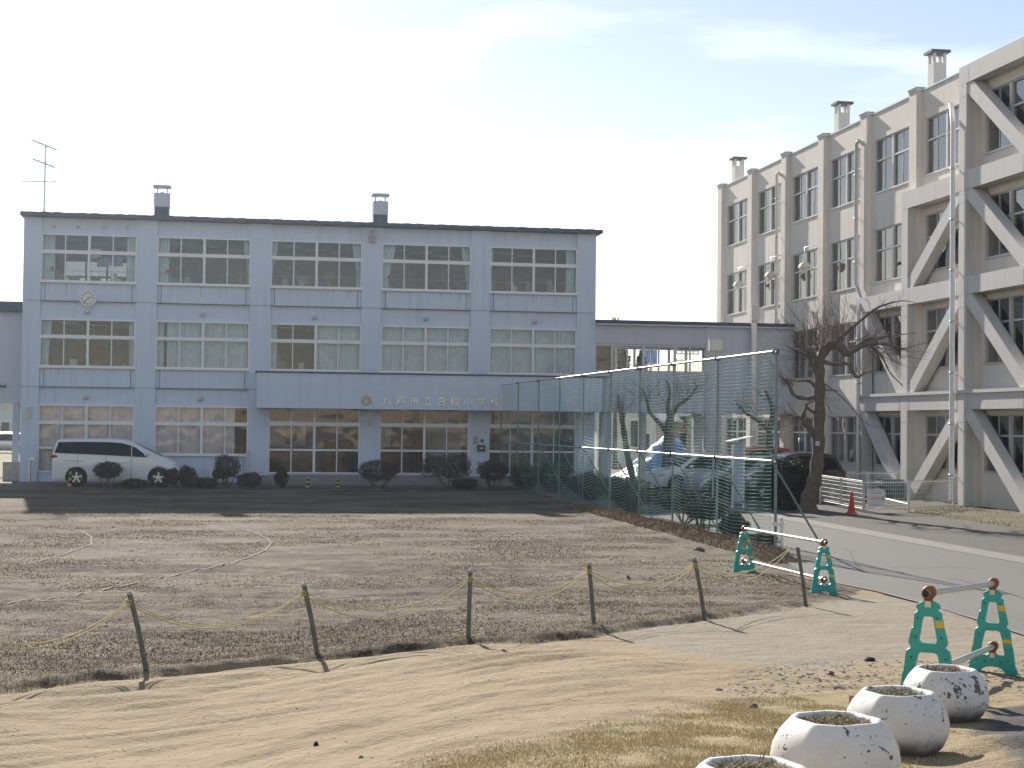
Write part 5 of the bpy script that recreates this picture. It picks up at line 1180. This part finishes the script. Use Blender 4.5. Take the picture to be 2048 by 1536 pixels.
def planter(pxc, pyf, b_, rot, label, weeds, seed):
    hr = .195; HP = .33                                   # rim half-size and height
    c = hb(pxc, pyf, b_); ctr = Vector((c.x+_s*hr*.9, c.y+_c*hr*.9, 0)); zg_ = c.z-HP
    t_ = thing('planter', label, 'planter', (ctr.x, ctr.y, zg_), 'chipped white concrete planters in a row')
    def ring(r, sq, z, n=48, chm=.42):
        P = []
        for k in range(n):
            a = 2*math.pi*(k+.5)/n; ca_, sa_ = abs(math.cos(a)), abs(math.sin(a))
            ro = 1/max(ca_, sa_, (ca_+sa_)/(2-chm*1.15)); rr = r*(ro*sq+(1-sq)*1.10); P.append((math.cos(a)*rr, math.sin(a)*rr, z))
        return P
    KX = .885; prof = [(.150, .0, -.03), (.185, .0, 0), (.24, .05, .05), (.270, .12, .11), (.276, .25, .17), (.266, .45, .225), (.240, .7, .275), (.209, .9, .310), (.194, 1, .326), (.184, 1, .332), (.170, 1, .330), (.158, 1, .318), (.152, 1, .28), (.148, 1, .24)]
    V = []; n = 48
    for r, sq, z in prof: V += ring(r*KX, sq, z, n)
    b = MB(); b.add(V, [(i*n+k, i*n+(k+1) % n, (i+1)*n+(k+1) % n, (i+1)*n+k) for i in range(len(prof)-1) for k in range(n)], True)
    def put(o): o.matrix_parent_inverse = Matrix(); return o
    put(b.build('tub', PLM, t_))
    r_ = random.Random(seed); b = MB(); V = [(0, 0, .302)]; n2 = 24
    for q, rad in enumerate((.05, .1, .13, .160)): V += [(x, y, .298+r_.uniform(-.010, .014)) for (x, y, z) in ring(rad*KX, 1, 0, n2)]
    b.add(V, [(0, 1+k, 1+(k+1) % n2) for k in range(n2)]+[(1+i*n2+k, 1+(i+1)*n2+k, 1+(i+1)*n2+(k+1) % n2, 1+i*n2+(k+1) % n2) for i in range(3) for k in range(n2)], True); put(b.build('soil', SOIL, t_))
    b = MB()
    for k in range(weeds):
        x, y = r_.uniform(-.115, .115), r_.uniform(-.115, .115); a = r_.uniform(0, 6.3); L_ = r_.uniform(.015, .05)*(1.0 if r_.random() < .85 else 1.7); z = .302+r_.uniform(0, .012)
        e = Vector((math.cos(a)*L_, math.sin(a)*L_, r_.uniform(-.2, .8)*L_)); s_ = Vector((-math.sin(a), math.cos(a), 0))*.0035
        b.m = 0 if r_.random() < .7 else 1; p = Vector((x, y, z)); b.add([p-s_, p+s_, p+e], [(0, 1, 2)])
    put(b.build('dry_weeds', [STRAW, WEED], t_)); t_.rotation_euler = (0, 0, rot); return t_, ctr, zg_
PL = [planter(1906, 1345, 10.0, R(8), 'farthest chipped white planter, in front of the green barrier', 700, 1),
      planter(1811, 1393, 8.25, R(14), 'white planter with a long dark chip on its right shoulder, second from the barrier', 700, 2),
      planter(1688, 1452, 6.5, R(16), 'heavily speckled white planter nearest the camera but one', 1100, 3),
      planter(1520, 1552, 5.55, R(14), 'nearest white planter, cut off by the bottom edge, with tall dry weeds', 1700, 4)]
for k, (px, py, b_) in enumerate([(1826, 1344, 10.6), (1708, 1391, 8.7), (1560, 1456, 6.9)]):
    p = hb(px, py, b_); g0_ = H(p.x, p.y); b = MB(); b.box(p.x-.02, p.x+.02, p.y-.02, p.y+.02, g0_-.1, p.z); tag(b.build('stake', RUST), 'rusty square stake behind the %s planter' % ['farthest white', 'second farthest white', 'heavily speckled white'][k], 'stake', 'rusty stakes behind the planters')

# ---------------------------------------------------------------- white fence, sign, cone, bin by the wing
WF = mat('white_fence_coat', (.72, .73, .72), .45)
def mesh_fence(pa, pb_, label, npan=2, hgt=.95):
    d = (pb_-pa); L_ = d.length; d.normalize(); nrm = Vector((-d.y, d.x, 0)); t_ = thing('wire_fence', label, 'fence', tuple(pa), 'low white wire fences')
    for k in range(npan+1):
        p = pa+d*L_*k/npan; b = MB(); b.tube([p-Vector((0, 0, .1)), p+Vector((0, 0, hgt+.02))], .035, 8); b.build('post', WF, t_)
    for k in range(npan):
        b = MB(); a0, a1 = pa+d*(L_*k/npan+.04), pa+d*(L_*(k+1)/npan-.04)
        for z in (hgt-.0, hgt-.05, .10, .15): b.tube([a0+Vector((0, 0, z))+nrm*(.03 if z in (hgt-.05, .15) else -.02), a1+Vector((0, 0, z))+nrm*(.03 if z in (hgt-.05, .15) else -.02)], .014, 5)
        for z in (.28, .42, .56, .70, .82): b.tube([a0+Vector((0, 0, z)), a1+Vector((0, 0, z))], .008, 4)
        m_ = int((a1-a0).length/.075)
        for q in range(m_+1):
            p = a0.lerp(a1, q/m_); b.tube([p+Vector((0, 0, .08)), p+Vector((0, 0, hgt))], .0045, 3, False)
        b.build('wire_panel', WF, t_)
    return t_
def gp(px, py): g = gh(px, py); return Vector((g.x, g.y, float(base_h(g.x, g.y))+.03))
fa, fb_, fc, fd, fe = gp(1640, 1008), gp(1727, 1026), gp(1815, 1022), gp(1905, 1021), gp(1670, 1000)
mesh_fence(fa, fb_, 'left run of the low white wire fence, behind the red cone', 2)
mesh_fence(fb_, gp(1817, 1026), 'middle run of the low white wire fence, carrying the white sign', 1)
mesh_fence(gp(1818, 1026), gp(1907, 1019), 'right run of the low white wire fence, ending at the brace column', 1)
back = mesh_fence(gp(1655, 998), gp(1815, 999), 'rear run of the white wire fence behind the green bin', 2)
# sign
sp0 = fb_+(gp(1817, 1026)-fb_)*.06; ds = (gp(1817, 1026)-fb_).normalized(); sw = (1770-1732)*depth(sp0)/F; z0, z1 = hb(1750, 1014, depth(sp0)-.1).z, hb(1750, 981, depth(sp0)-.1).z
ns_ = Vector((ds.y, -ds.x, 0)); t_ = thing('sign_board', 'white sign with red and black characters hung on the low white fence', 'sign', tuple(sp0))
cs = sp0+ds*sw*.5+ns_*.06; cs.z = (z0+z1)/2; b = MB(); b.obox(cs, ds*sw/2, ns_*.008, (0, 0, (z1-z0)/2)); b.build('board', WHITE, t_)
SROT = Matrix(((ds.x, 0, ns_.x, 0), (ds.y, 0, ns_.y, 0), (0, 1, 0, 0), (0, 0, 0, 1)))
def stext(s, size, dz, m):
    mw = Matrix.Translation(cs+ns_*.0105+Vector((0, 0, dz))) @ SROT; return text_mesh(s, size, 'lettering', m, .001, t_, mw)
stext('ともだち園', sw*.2, 0, mat('sign_red', (.55, .07, .03), .6)); stext('八戸市立小学校', sw*.09, (z1-z0)*.34, DARKM); stext('やさしい心', sw*.08, -(z1-z0)*.37, DARKM)
# cone
cp_ = gp(1703, 1029); t_ = thing('traffic_cone', 'faded red traffic cone beside the white wire fence', 'traffic cone', tuple(cp_)); hc = hb(1703, 983, depth(cp_)).z-cp_.z
b = MB(); b.lathe(cp_, [(.135, .03), (.11, .08), (.035, hc-.03), (.03, hc), (0, hc)], 20); b.build('cone_body', REDC, t_)
b = MB(); b.lathe(cp_, [(.20, 0), (.20, .025), (.13, .035)], 4, False); b.build('base', REDC, t_)
# green bin with sloping lid
TEAL = mat('teal_bin_paint', (.07, .17, .16), .6, noise=.2); bq = gp(1788, 1000); bd_ = depth(bq); t_ = thing('storage_bin', 'dark teal metal bin with a sloping lid inside the white fence', 'bin', tuple(bq)); hb_ = hb(1788, 962, bd_).z-bq.z+.02
wq = 15*bd_/F
b = MB(); b.prism([(-wq*.9, 0), (wq, 0), (wq, hb_*.86), (wq*.85, hb_), (-wq*.9, hb_), (-wq*2.3, hb_*.86), (-wq*2.3, hb_*.78), (-wq*.9, hb_*.45)], bq-Vector((0, .4, 0)), (1, 0, 0), (0, 0, 1), (0, .8, 0)); b.build('bin_body', TEAL, t_, fix=True)
b = MB(); b.obox(bq+Vector((-wq*.6, 0, hb_+.03)), (wq*1.3, 0, .0), (0, .42, 0), (0, 0, .018)); b.build('lid', DARKM, t_)
# white pipes lying on the grass
for k, (pa_, pb2) in enumerate((((1733, 1017), (1822, 1017)), ((1770, 1010), (1820, 1016)))):
    a, c = gp(*pa_), gp(*pb2); b = MB(); b.tube([a+Vector((0, 0, .07+.1*k)), c+Vector((0, 0, .07))], .045, 10); tag(b.build('plastic_pipe', WHITE), 'white plastic pipe on the grass behind the sign, %s of the two' % ['front', 'rear'][k], 'pipe', 'white pipes on the grass')
# tag on the big tree
tg = hb(1635, 887, TD-.22); b = MB(); b.obox(tg, CR*.055, Vector((_s, _c, 0))*.004, (0, 0, .06)); tt = tag(b.build('tree_tag', WHITE), 'small white tag with a dark mark nailed to the bare tree trunk', 'tag')
b = MB(); b.lathe(tg-Vector((_s, _c, 0))*.006, [(.025, 0), (0, .001)], 10, False, Vector((-_s, -_c, 0))); b.build('mark', DARKM, tt)

# notice post with little roof, floodlight pole
p = hy(1476, 1005, 49.0); zg_ = float(base_h(p.x, 49)); t_ = thing('notice_board', 'tall narrow pale blue notice board with a small sloping roof behind the net', 'notice board', (p.x, 49, zg_)); s1 = depth(p)/F
zt_, zb_ = hy(1476, 884, 49).z, hy(1476, 1004, 49).z; b = MB(); b.box(p.x-10*s1, p.x+10*s1, 48.97, 49.0, zb_, zt_); b.build('board', mat('pale_blue_board', (.42, .50, .62), .6, noise=.1), t_)
b = MB(); b.box(p.x+10*s1, p.x+13*s1, 48.98, 49.04, zg_-.1, zt_+.05); b.box(p.x-13*s1, p.x-10.05*s1, 48.98, 49.04, zg_-.1, zt_+.05); b.build('post', CURTB, t_)
b = MB(); b.prism([(-24*s1, -.02), (24*s1, .14), (24*s1, .17), (-24*s1, .01)], (p.x, 48.7, zt_+.02), (1, 0, 0), (0, 0, 1), (0, .6, 0)); b.build('roof', WHITE, t_, fix=True)
p = hy(1429, 992, 55); zg_ = float(base_h(p.x, 55)); t_ = thing('floodlight', 'square white floodlight on a thin pole behind the green net', 'floodlight', (p.x, 55, zg_)); s1 = depth(p)/F
zl_, zh_ = hy(1429, 702, 55).z, hy(1429, 679, 55).z; b = MB(); b.tube([(p.x-.06, 55, zg_), (p.x, 55, zl_)], [.05, .03], 8); b.build('pole', LTFR, t_)
b = MB(); b.box(p.x-14*s1, p.x+14*s1, 54.9, 55.1, zl_, zh_); hd = b.build('housing', CREAM, t_); b = MB(); b.box(p.x-11.5*s1, p.x+11.5*s1, 54.885, 54.898, zl_+.04, zh_-.03); b.build('lens', WHITE, hd)
# hazard cones
BLK = mat('black_band', (.02, .02, .02), .7); YLB = mat('yellow_band', (.45, .36, .06), .6)
for (px, py, y, h_, tilt, lab) in [(139, 992, 62.7, .56, .05, 'small yellow and black marker post beside the minivan rear wheel'), (615, 983, 62.6, .42, .08, 'yellow and black marker post at the left of the entrance steps'), (676, 980, 62.8, .36, -.04, 'yellow and black marker post at the middle of the entrance steps')]:
    p = hy(px, py, y); z = .325; t_ = thing('marker_post', lab, 'marker post', (p.x, y, z), 'yellow and black marker posts'); nb = 5
    for k in range(nb):
        a0, a1 = k/nb, (k+1)/nb; b = MB(); r_0, r_1 = .09*(1-a0*.6), .09*(1-a1*.6); b.lathe((p.x+tilt*a0*h_, y, z), [(r_0, a0*h_), (r_1, a1*h_)]+([(0, h_)] if k == nb-1 else []), 14); b.build('band', YLB if k % 2 == 0 else BLK, t_)
# air-conditioner unit
p = hy(440, 942, 66.7); t_ = thing('air_conditioner', 'white outdoor air-conditioner unit under the second ground-floor window', 'air conditioner', (p.x, 66.7, .33)); s1 = depth(p)/F
b = MB(); b.box(p.x-.42, p.x+.42, 66.55, 66.85, .40, .98); b.build('casing', WHITE, t_, bevel=.02); b = MB(); b.lathe((p.x-.1, 66.548, .70), [(.23, 0), (.23, .012), (0, .012)], 24, False, Vector((0, -1, 0))); b.build('fan_grille', DARKM, t_)
b = MB(); b.box(p.x-.32, p.x-.25, 66.57, 66.83, .325, .399); b.box(p.x+.25, p.x+.32, 66.57, 66.83, .325, .399); b.build('foot', CONC, t_)
p = hy(496, 915, 66.9); b = MB(); b.tube([(p.x, 66.95, .33), (p.x, 66.95, 1.7)], .05, 8); b.tube([(p.x, 66.95, .33), (p.x, 66.9, .62)], .07, 8); tag(b.build('vent_pipe', LTFR), 'thin vent pipe on the wall left of the entrance canopy', 'pipe')

# ---------------------------------------------------------------- beyond the school
WHW = wall_mat('white_house_wall', (.62, .62, .61), .15)
def house(x0, x1, y0, y1, h_, rh, label, m=WHW, wins=()):
    t_ = thing('house', label, 'house', ((x0+x1)/2, y0, .3), 'houses beyond the school yard'); b = MB(); b.box(x0, x1, y0, y1, .2, h_); b.build('wall', m, t_)
    b = MB(); b.prism([(-.5, 0), (y1-y0+.5, 0), ((y1-y0)/2, rh)], (x0-.4, y0, h_), (0, 1, 0), (0, 0, 1), (x1-x0+.8, 0, 0)); b.build('roof', mat('grey_tile_roof', (.28, .28, .30), .7, noise=.2), t_, fix=True)
    for (xa, xb, za, zb) in wins:
        b = MB(); b.box(xa, xb, y0-.05, y0+.02, za, zb); b.box((xa+xb)/2-.03, (xa+xb)/2+.03, y0-.07, y0-.051, za, zb); wn = b.build('window', CARGL, t_); b = MB(); b.box(xa-.06, xb+.06, y0-.06, y0-.003, za-.07, za-.003); b.box(xa-.06, xb+.06, y0-.06, y0-.003, zb+.003, zb+.07); b.build('frame', WHITEFR, wn)
def HX(px, y): return hy(px, 880, y).x
house(HX(1195, 95), HX(1312, 95), 95, 103, 4.0, 1.1, 'pale grey house with two windows behind the slim dark tree', WHW, [(HX(1262, 95), HX(1278, 95), 1.6, 3.2), (HX(1285, 95), HX(1298, 95), .9, 2.4)])
house(HX(1335, 108), HX(1420, 108), 108, 116, 3.2, 1.4, 'low house with a pale roof behind the blue tarpaulin', mat('beige_house_wall', (.50, .44, .36), .85), [(HX(1360, 108), HX(1380, 108), 1.4, 2.4)])
house(HX(1440, 100), HX(1560, 100), 100, 109, 3.6, 1.2, 'cream house behind the cars at the right end of the corridor', mat('cream_house_wall', (.55, .50, .36), .85), [(HX(1468, 100), HX(1490, 100), 1.2, 2.9)])
house(HX(-130, 165), HX(30, 165), 165, 175, 4.4, 1.5, 'white building far off under the left bridge corridor', WHW, [(HX(2, 165), HX(18, 165), 1.5, 2.6)])
for (x0p, x1p, yy, hh, rr, lab) in [(70, 300, 112, 3.4, 1.2, 'low pale house seen through the ground floor of the school'), (520, 720, 118, 3.6, 1.1, 'wide pale house seen through the entrance glass'), (760, 960, 110, 3.4, 1.3, 'cream house seen through the middle doors')]:
    house(HX(x0p, yy), HX(x1p, yy), yy, yy+9, hh, rr, lab, WHW, [(HX(x0p+50, yy), HX(x0p+70, yy), 1.3, 2.6)])
# blue tarpaulin heap
TARP = mat('blue_tarpaulin', (.10, .19, .40), .35, noise=.25, nscale=3); xa, xb, yt = HX(1232, 76), HX(1385, 76), 76.
nx_, ny_ = 60, 26; V = []
for j in range(ny_+1):
    for i in range(nx_+1):
        u, v_ = i/nx_, j/ny_; prof_ = np.interp(u, [0, .18, .45, .66, .85, 1], [.0, .42, 1.45, 2.05, 1.75, .15]); w_ = math.sin(math.pi*min(1, max(0, v_)))**.6
        z = prof_*w_+.09*w_*abs(math.sin(u*34+v_*9))+.05*math.sin(u*13+v_*19)*w_; V.append((xa+(xb-xa)*u, yt-1.6+3.4*v_, .3+z))
m1 = nx_+1; b = MB(); b.add(V, [(j*m1+i, j*m1+i+1, (j+1)*m1+i+1, (j+1)*m1+i) for j in range(ny_) for i in range(nx_)], False); tag(b.build('tarpaulin', TARP), 'blue tarpaulin sheet over a sloping heap in the sun beyond the cars', 'tarpaulin')
# sunny grass behind, and low hedge on it
GR = mat('winter_lawn', (.12, .12, .05), .95, nscale=4, col2=(.16, .135, .075), bump=.8, bscale=20); b = MB(); b.box(-60, 60, 71.5, 180, .2, .335); tag(b.build('lawn_beyond', GR), None, None, kind='structure')
# utility pole and cables
up = hy(1372, 700, 120); t_ = thing('utility_pole', 'utility pole with crossarms seen through the right panes of the bridge corridor', 'utility pole', (up.x, 120, .3)); b = MB(); b.tube([(up.x, 120, .3), (up.x, 120, hy(1372, 688, 120).z)], [.17, .12], 10); b.build('pole', CONC, t_)
for py in (702, 708, 722):
    z = hy(1372, py, 120).z; b = MB(); b.box(up.x-.9, up.x+1.0, 119.75, 119.83, z-.05, z+.05)
    for q in (-.8, -.4, .5, .9): b.lathe((up.x+q, 119.79, z+.05), [(.05, 0), (.05, .12), (0, .14)], 8)
    b.build('crossarm', METAL, t_)
for k, py in enumerate((618, 624, 629, 635, 639)):
    a, c = hy(1150, py, 118), hy(1470, py+2.5, 118); b = MB(); b.tube([a.lerp(c, i/16)-Vector((0, 0, .12*4*(i/16)*(1-i/16))) for i in range(17)], .011, 4); tag(b.build('overhead_cable', mat('cable_grey', (.25, .25, .27), .7)), 'overhead cable crossing the sky above the corridor, %s from the top' % ['first', 'second', 'third', 'fourth', 'lowest'][k], 'cable', 'overhead cables above the bridge corridor')
for k, py in enumerate((594, 597)):
    a, c = hy(-80, py-4, 118), hy(60, py+1, 118); b = MB(); b.tube([a, c], .011, 4); tag(b.build('overhead_cable', MATS['cable_grey']), '%s thin cable at the left edge beside the school' % ['upper', 'lower'][k], 'cable')
p = hy(1232, 645, 69.5); t_ = thing('treetop', 'small bare tuft sticking up behind the corridor roof', 'tree', (p.x, 90, .3)); b = MB(); zz = hy(1232, 632, 90).z; xx = hy(1232, 632, 90).x; r_ = random.Random(2)
b.tube([(xx, 90, .3), (xx, 90, zz-.5)], [.15, .05], 6)
b.build('trunk', BARK, t_); b = MB()
for k in range(16): b.tube([(xx, 90, zz-.55), (xx+r_.uniform(-.25, .25), 90+r_.uniform(-.2, .2), zz+r_.uniform(-.3, .05))], .02, 4)
b.build('twigs', TWIG, t_)
# water tank sign seen in corridor windows
p = hy(1301, 716, 115); t_ = thing('advertising_tower', 'blue and red panel on a tower seen through the middle corridor panes', 'sign tower', (p.x, 115, .3)); b = MB(); b.box(p.x-.42, p.x+.48, 114.9, 115.1, hy(1301, 728, 115).z, hy(1301, 700, 115).z); b.build('blue_panel', mat('blue_panel', (.15, .25, .5), .5), t_)
b = MB(); b.box(p.x-.6, p.x+.5, 114.9, 115.1, hy(1301, 734, 115).z, hy(1301, 729, 115).z); b.build('red_panel', REDC, t_); b = MB(); b.box(p.x-.1, p.x+.1, 114.95, 115.05, .3, hy(1301, 735, 115).z); b.build('tower_post', METAL, t_)

# ---------------------------------------------------------------- stones
STN = mat('grey_stone', (.12, .115, .11), .9, noise=.3, nscale=12, bump=.8); STL = mat('pale_stone', (.25, .24, .22), .9, noise=.2, nscale=12)
def rock(px, py, wpx, hpx, label, m, flat=.6, seed=0):
    g = gh(px, py); s1 = depth(g)/F; r_ = random.Random(seed); b = MB(); rx, rz = wpx/2*s1, hpx*s1*.8; zz = H(g.x, g.y)
    b.sphere((g.x, g.y, zz+rz*.25), 1, 12, (rx, rx*.7, rz)); b.v = [(v[0]+(r_.random()-.5)*rx*.3, v[1]+(r_.random()-.5)*rx*.3, v[2]+(r_.random()-.5)*rz*.35) for v in b.v]; b.sm = [False]*len(b.sm); tag(b.build('stone', m), label, 'stone')
rock(632, 1497, 11, 8, 'small black clod lying on the sand, bottom left of centre', mat('black_clod', (.03, .028, .025), .9), seed=1); rock(722, 1521, 10, 5, 'small pale stone on the sand at the bottom edge', STL, seed=2)
rock(1398, 1104, 26, 9, 'flat grey slab half buried below the net', STN, seed=3); rock(1507, 1418, 20, 9, 'grey stone at the edge of the dry grass by the planters', STN, seed=4)
rock(1438, 1384, 17, 4, 'flat pale stone on the sand left of the gravel', STL, seed=5); rock(1256, 1162, 7, 5, 'tiny reddish stone hanging near the rope on the field', mat('reddish_stone', (.25, .12, .07), .9), seed=6)
rock(1740, 1324, 24, 8, 'dark crumpled clod on the gravel in front of the barrier', mat('black_clod', (.03, .028, .025), .9), seed=7); rock(1662, 1360, 13, 7, 'brown stone in the middle of the gravel patch', mat('reddish_stone', (.25, .12, .07), .9), seed=8)
# loose gravel and crumbs, nobody could count them
def scatter(name, n, region, smin, smax, mats_, seed, label=None, pw=3.):
    rg = np.random.default_rng(seed); X, Y = region(rg, n); n = len(X); Z = height(X, Y); S = smin+(smax-smin)*rg.random(n)**pw; A = rg.random(n)*6.283
    base = np.array([(1, 0, 0), (0, 1, 0), (-1, 0, 0), (0, -1, 0), (0, 0, .32)])
    V = np.zeros((n, 5, 3)); jit = .7+.6*rg.random((n, 5, 1))
    P = base[None]*jit*S[:, None, None]; ca_, sa_ = np.cos(A)[:, None], np.sin(A)[:, None]
    V[:, :, 0] = X[:, None]+P[:, :, 0]*ca_-P[:, :, 1]*sa_; V[:, :, 1] = Y[:, None]+P[:, :, 0]*sa_+P[:, :, 1]*ca_; V[:, :, 2] = Z[:, None]+P[:, :, 2]-.001
    I = (np.arange(n)*5)[:, None, None]+np.array([(0, 1, 4), (1, 2, 4), (2, 3, 4), (3, 0, 4)])[None]
    me = npmesh(name, V.reshape(-1, 3), I.reshape(-1, 3), mats_); mi = np.repeat(rg.integers(0, len(mats_), n), 4).astype(np.int32)
    if len(me.polygons) == len(mi): me.polygons.foreach_set('material_index', mi)
    o = bpy.data.objects.new(name, me); COL.objects.link(o); tag(o, label, name.replace('_', ' '), kind='stuff'); return o
GRV = gpoly([(1480, 1350), (1560, 1332), (1700, 1322), (1830, 1322), (1960, 1318), (2100, 1330), (2100, 1400), (1830, 1362), (1700, 1384), (1560, 1396), (1440, 1396)])
def reg_poly(P, pad_=0.):
    A = np.array(P); lo, hi = A.min(0), A.max(0)
    def f(rg, n):
        X = rg.uniform(lo[0], hi[0], n*3); Y = rg.uniform(lo[1], hi[1], n*3); k = in_poly(X, Y, P); return X[k][:n], Y[k][:n]
    return f
scatter('gravel', 2600, reg_poly(GRV), .004, .036, [STN, STL, STN, SOIL], 1, 'loose grey and pale stones in front of the nearer barrier', 3.5)
def sand_reg(rg, n):
    X = rg.uniform(-5, 6, n*2); Y = rg.uniform(9, 22, n*2); k = seg_sd(X, Y, EDGE) < -.1; return X[k][:n], Y[k][:n]
scatter('crumbs', 16000, sand_reg, .0015, .016, [STN, STL, SOIL], 2, 'scattered crumbs of earth and grit on the sand', 7)
def field_reg(rg, n):
    Y = 14+36*rg.random(n*2)**.8; X = rg.uniform(-9, 10.3, n*2); k = seg_sd(X, Y, EDGE) > .05; return X[k][:n], Y[k][:n]
scatter('clods', 2600, field_reg, .008, .05, [SOIL, STN, mat('brown_clod', (.07, .053, .04), .95)], 3, 'scattered clods of earth on the playing field', 4)
# ---------------------------------------------------------------- grass
def blades(name, X, Y, hmin, hmax, mats_, seed, label, width=.0035, lean=.9):
    rg = np.random.default_rng(seed); n = len(X); Z = height(X, Y); Hh = hmin+(hmax-hmin)*rg.random(n)**1.5; A = rg.random(n)*6.283; L_ = lean*Hh*rg.random(n)
    dx, dy = np.cos(A), np.sin(A); B = rg.random(n)*6.283; wx_, wy_ = np.cos(B)*width, np.sin(B)*width
    V = np.zeros((n, 3, 3)); V[:, 0] = np.stack([X-wx_, Y-wy_, Z-.004], 1); V[:, 1] = np.stack([X+wx_, Y+wy_, Z-.004], 1); V[:, 2] = np.stack([X+dx*L_, Y+dy*L_, Z+Hh], 1)
    me = npmesh(name, V.reshape(-1, 3), np.arange(n*3).reshape(-1, 3), mats_); mi = rg.choice(len(mats_), n, p=np.array([.5, .3, .2])[:len(mats_)]/sum([.5, .3, .2][:len(mats_)])).astype(np.int32)
    if len(me.polygons) == n: me.polygons.foreach_set('material_index', mi)
    o = bpy.data.objects.new(name, me); COL.objects.link(o); tag(o, label, 'grass', kind='stuff')
ST1 = mat('straw_blade', (.48, .37, .19), .8); ST2 = mat('pale_straw_blade', (.62, .52, .32), .8); ST3 = mat('olive_blade', (.36, .31, .16), .8)
rg = np.random.default_rng(5); A_ = np.array(LAWN); n = 420000; X = rg.uniform(.0, 4.2, n); Y = rg.uniform(3.5, 13., n); sdv = poly_sd(X, Y, LAWN)+(fbm(X*1.6, Y*1.6, 4, 21)-.5)*.9
keep = (sdv > rg.uniform(-.25, .2, n)) & (fbm(X*3, Y*3, 3, 66) > rg.uniform(.25, .65, n)); blades('dry_grass', X[keep], Y[keep], .006, .024, [ST1, ST2, ST3], 6, 'short dry straw-coloured grass beside the planters', .0022)
n = 200000; Y = rg.uniform(12, 24, n); X = rg.uniform(-6, 6.5, n); sdv = seg_sd(X, Y, EDGE); k = (sdv > -.05) & (rg.random(n) < np.exp(-np.clip(sdv, 0, 9)/.35)*.8+.10*(fbm(X*.9, Y*1.3, 3, 14) > .5)); blades('turf_tuft', X[k], Y[k], .008, .05, [ST1, ST2, mat('brown_blade', (.24, .18, .115), .9)], 7, 'dead turf blades along the edge of the playing field', .004, 1.4)
n = 520000; Y = 14+34*rg.random(n)**1.5; X = rg.uniform(-11, 10.3, n); k = (seg_sd(X, Y, EDGE) > .1) & (np.abs(X) < 2.5+Y*.36) & (fbm(X*.5, Y*.75, 5, 91) > rg.uniform(.44, .68, n)); X = X[k]; Y = Y[k]; 
blades('dead_turf', X, Y, .006, .032, [MATS['brown_blade'], ST1, mat('dark_turf', (.12, .088, .058), .95)], 17, 'flattened dead turf scattered over the playing field', .007, 2.4)
n = 30000; Y = rg.uniform(29.8, 50, n); X = rg.uniform(10.2, 11.0, n); blades('verge_weeds', X, Y, .01, .09, [MATS['brown_blade'], SHRUB, ST1], 8, 'brown weeds on the bank at the foot of the net', .006, 1.2)
n = 40000; Y = rg.uniform(30, 58, n); X = rg.uniform(20.6, 23.4, n); 
X = X[fbm(X*1.5, Y*1.5, 3, 3) > .45][:26000]; Y = Y[:len(X)]; blades('verge_grass', X, Y, .02, .16, [ST3, mat('green_blade', (.07, .09, .025), .8), ST1], 9, 'mossy green grass at the foot of the cream wing', .008, 1.)

# ---------------------------------------------------------------- thin volume added to stand in for lens glare
hm = bpy.data.materials.new('glare_veil_volume'); hm.use_nodes = True; t = hm.node_tree; t.nodes.clear(); o_ = N(t, 'ShaderNodeOutputMaterial'); pv = N(t, 'ShaderNodeVolumePrincipled')
pv.inputs['Color'].default_value = (.76, .88, 1, 1); pv.inputs['Density'].default_value = .00044; pv.inputs['Anisotropy'].default_value = .87; t.links.new(pv.outputs[0], o_.inputs['Volume'])
b = MB(); b.box(-660, 660, -260, 760, -1.2, 18.5); tag(b.build('glare_veil', hm), None, None, kind='stuff')
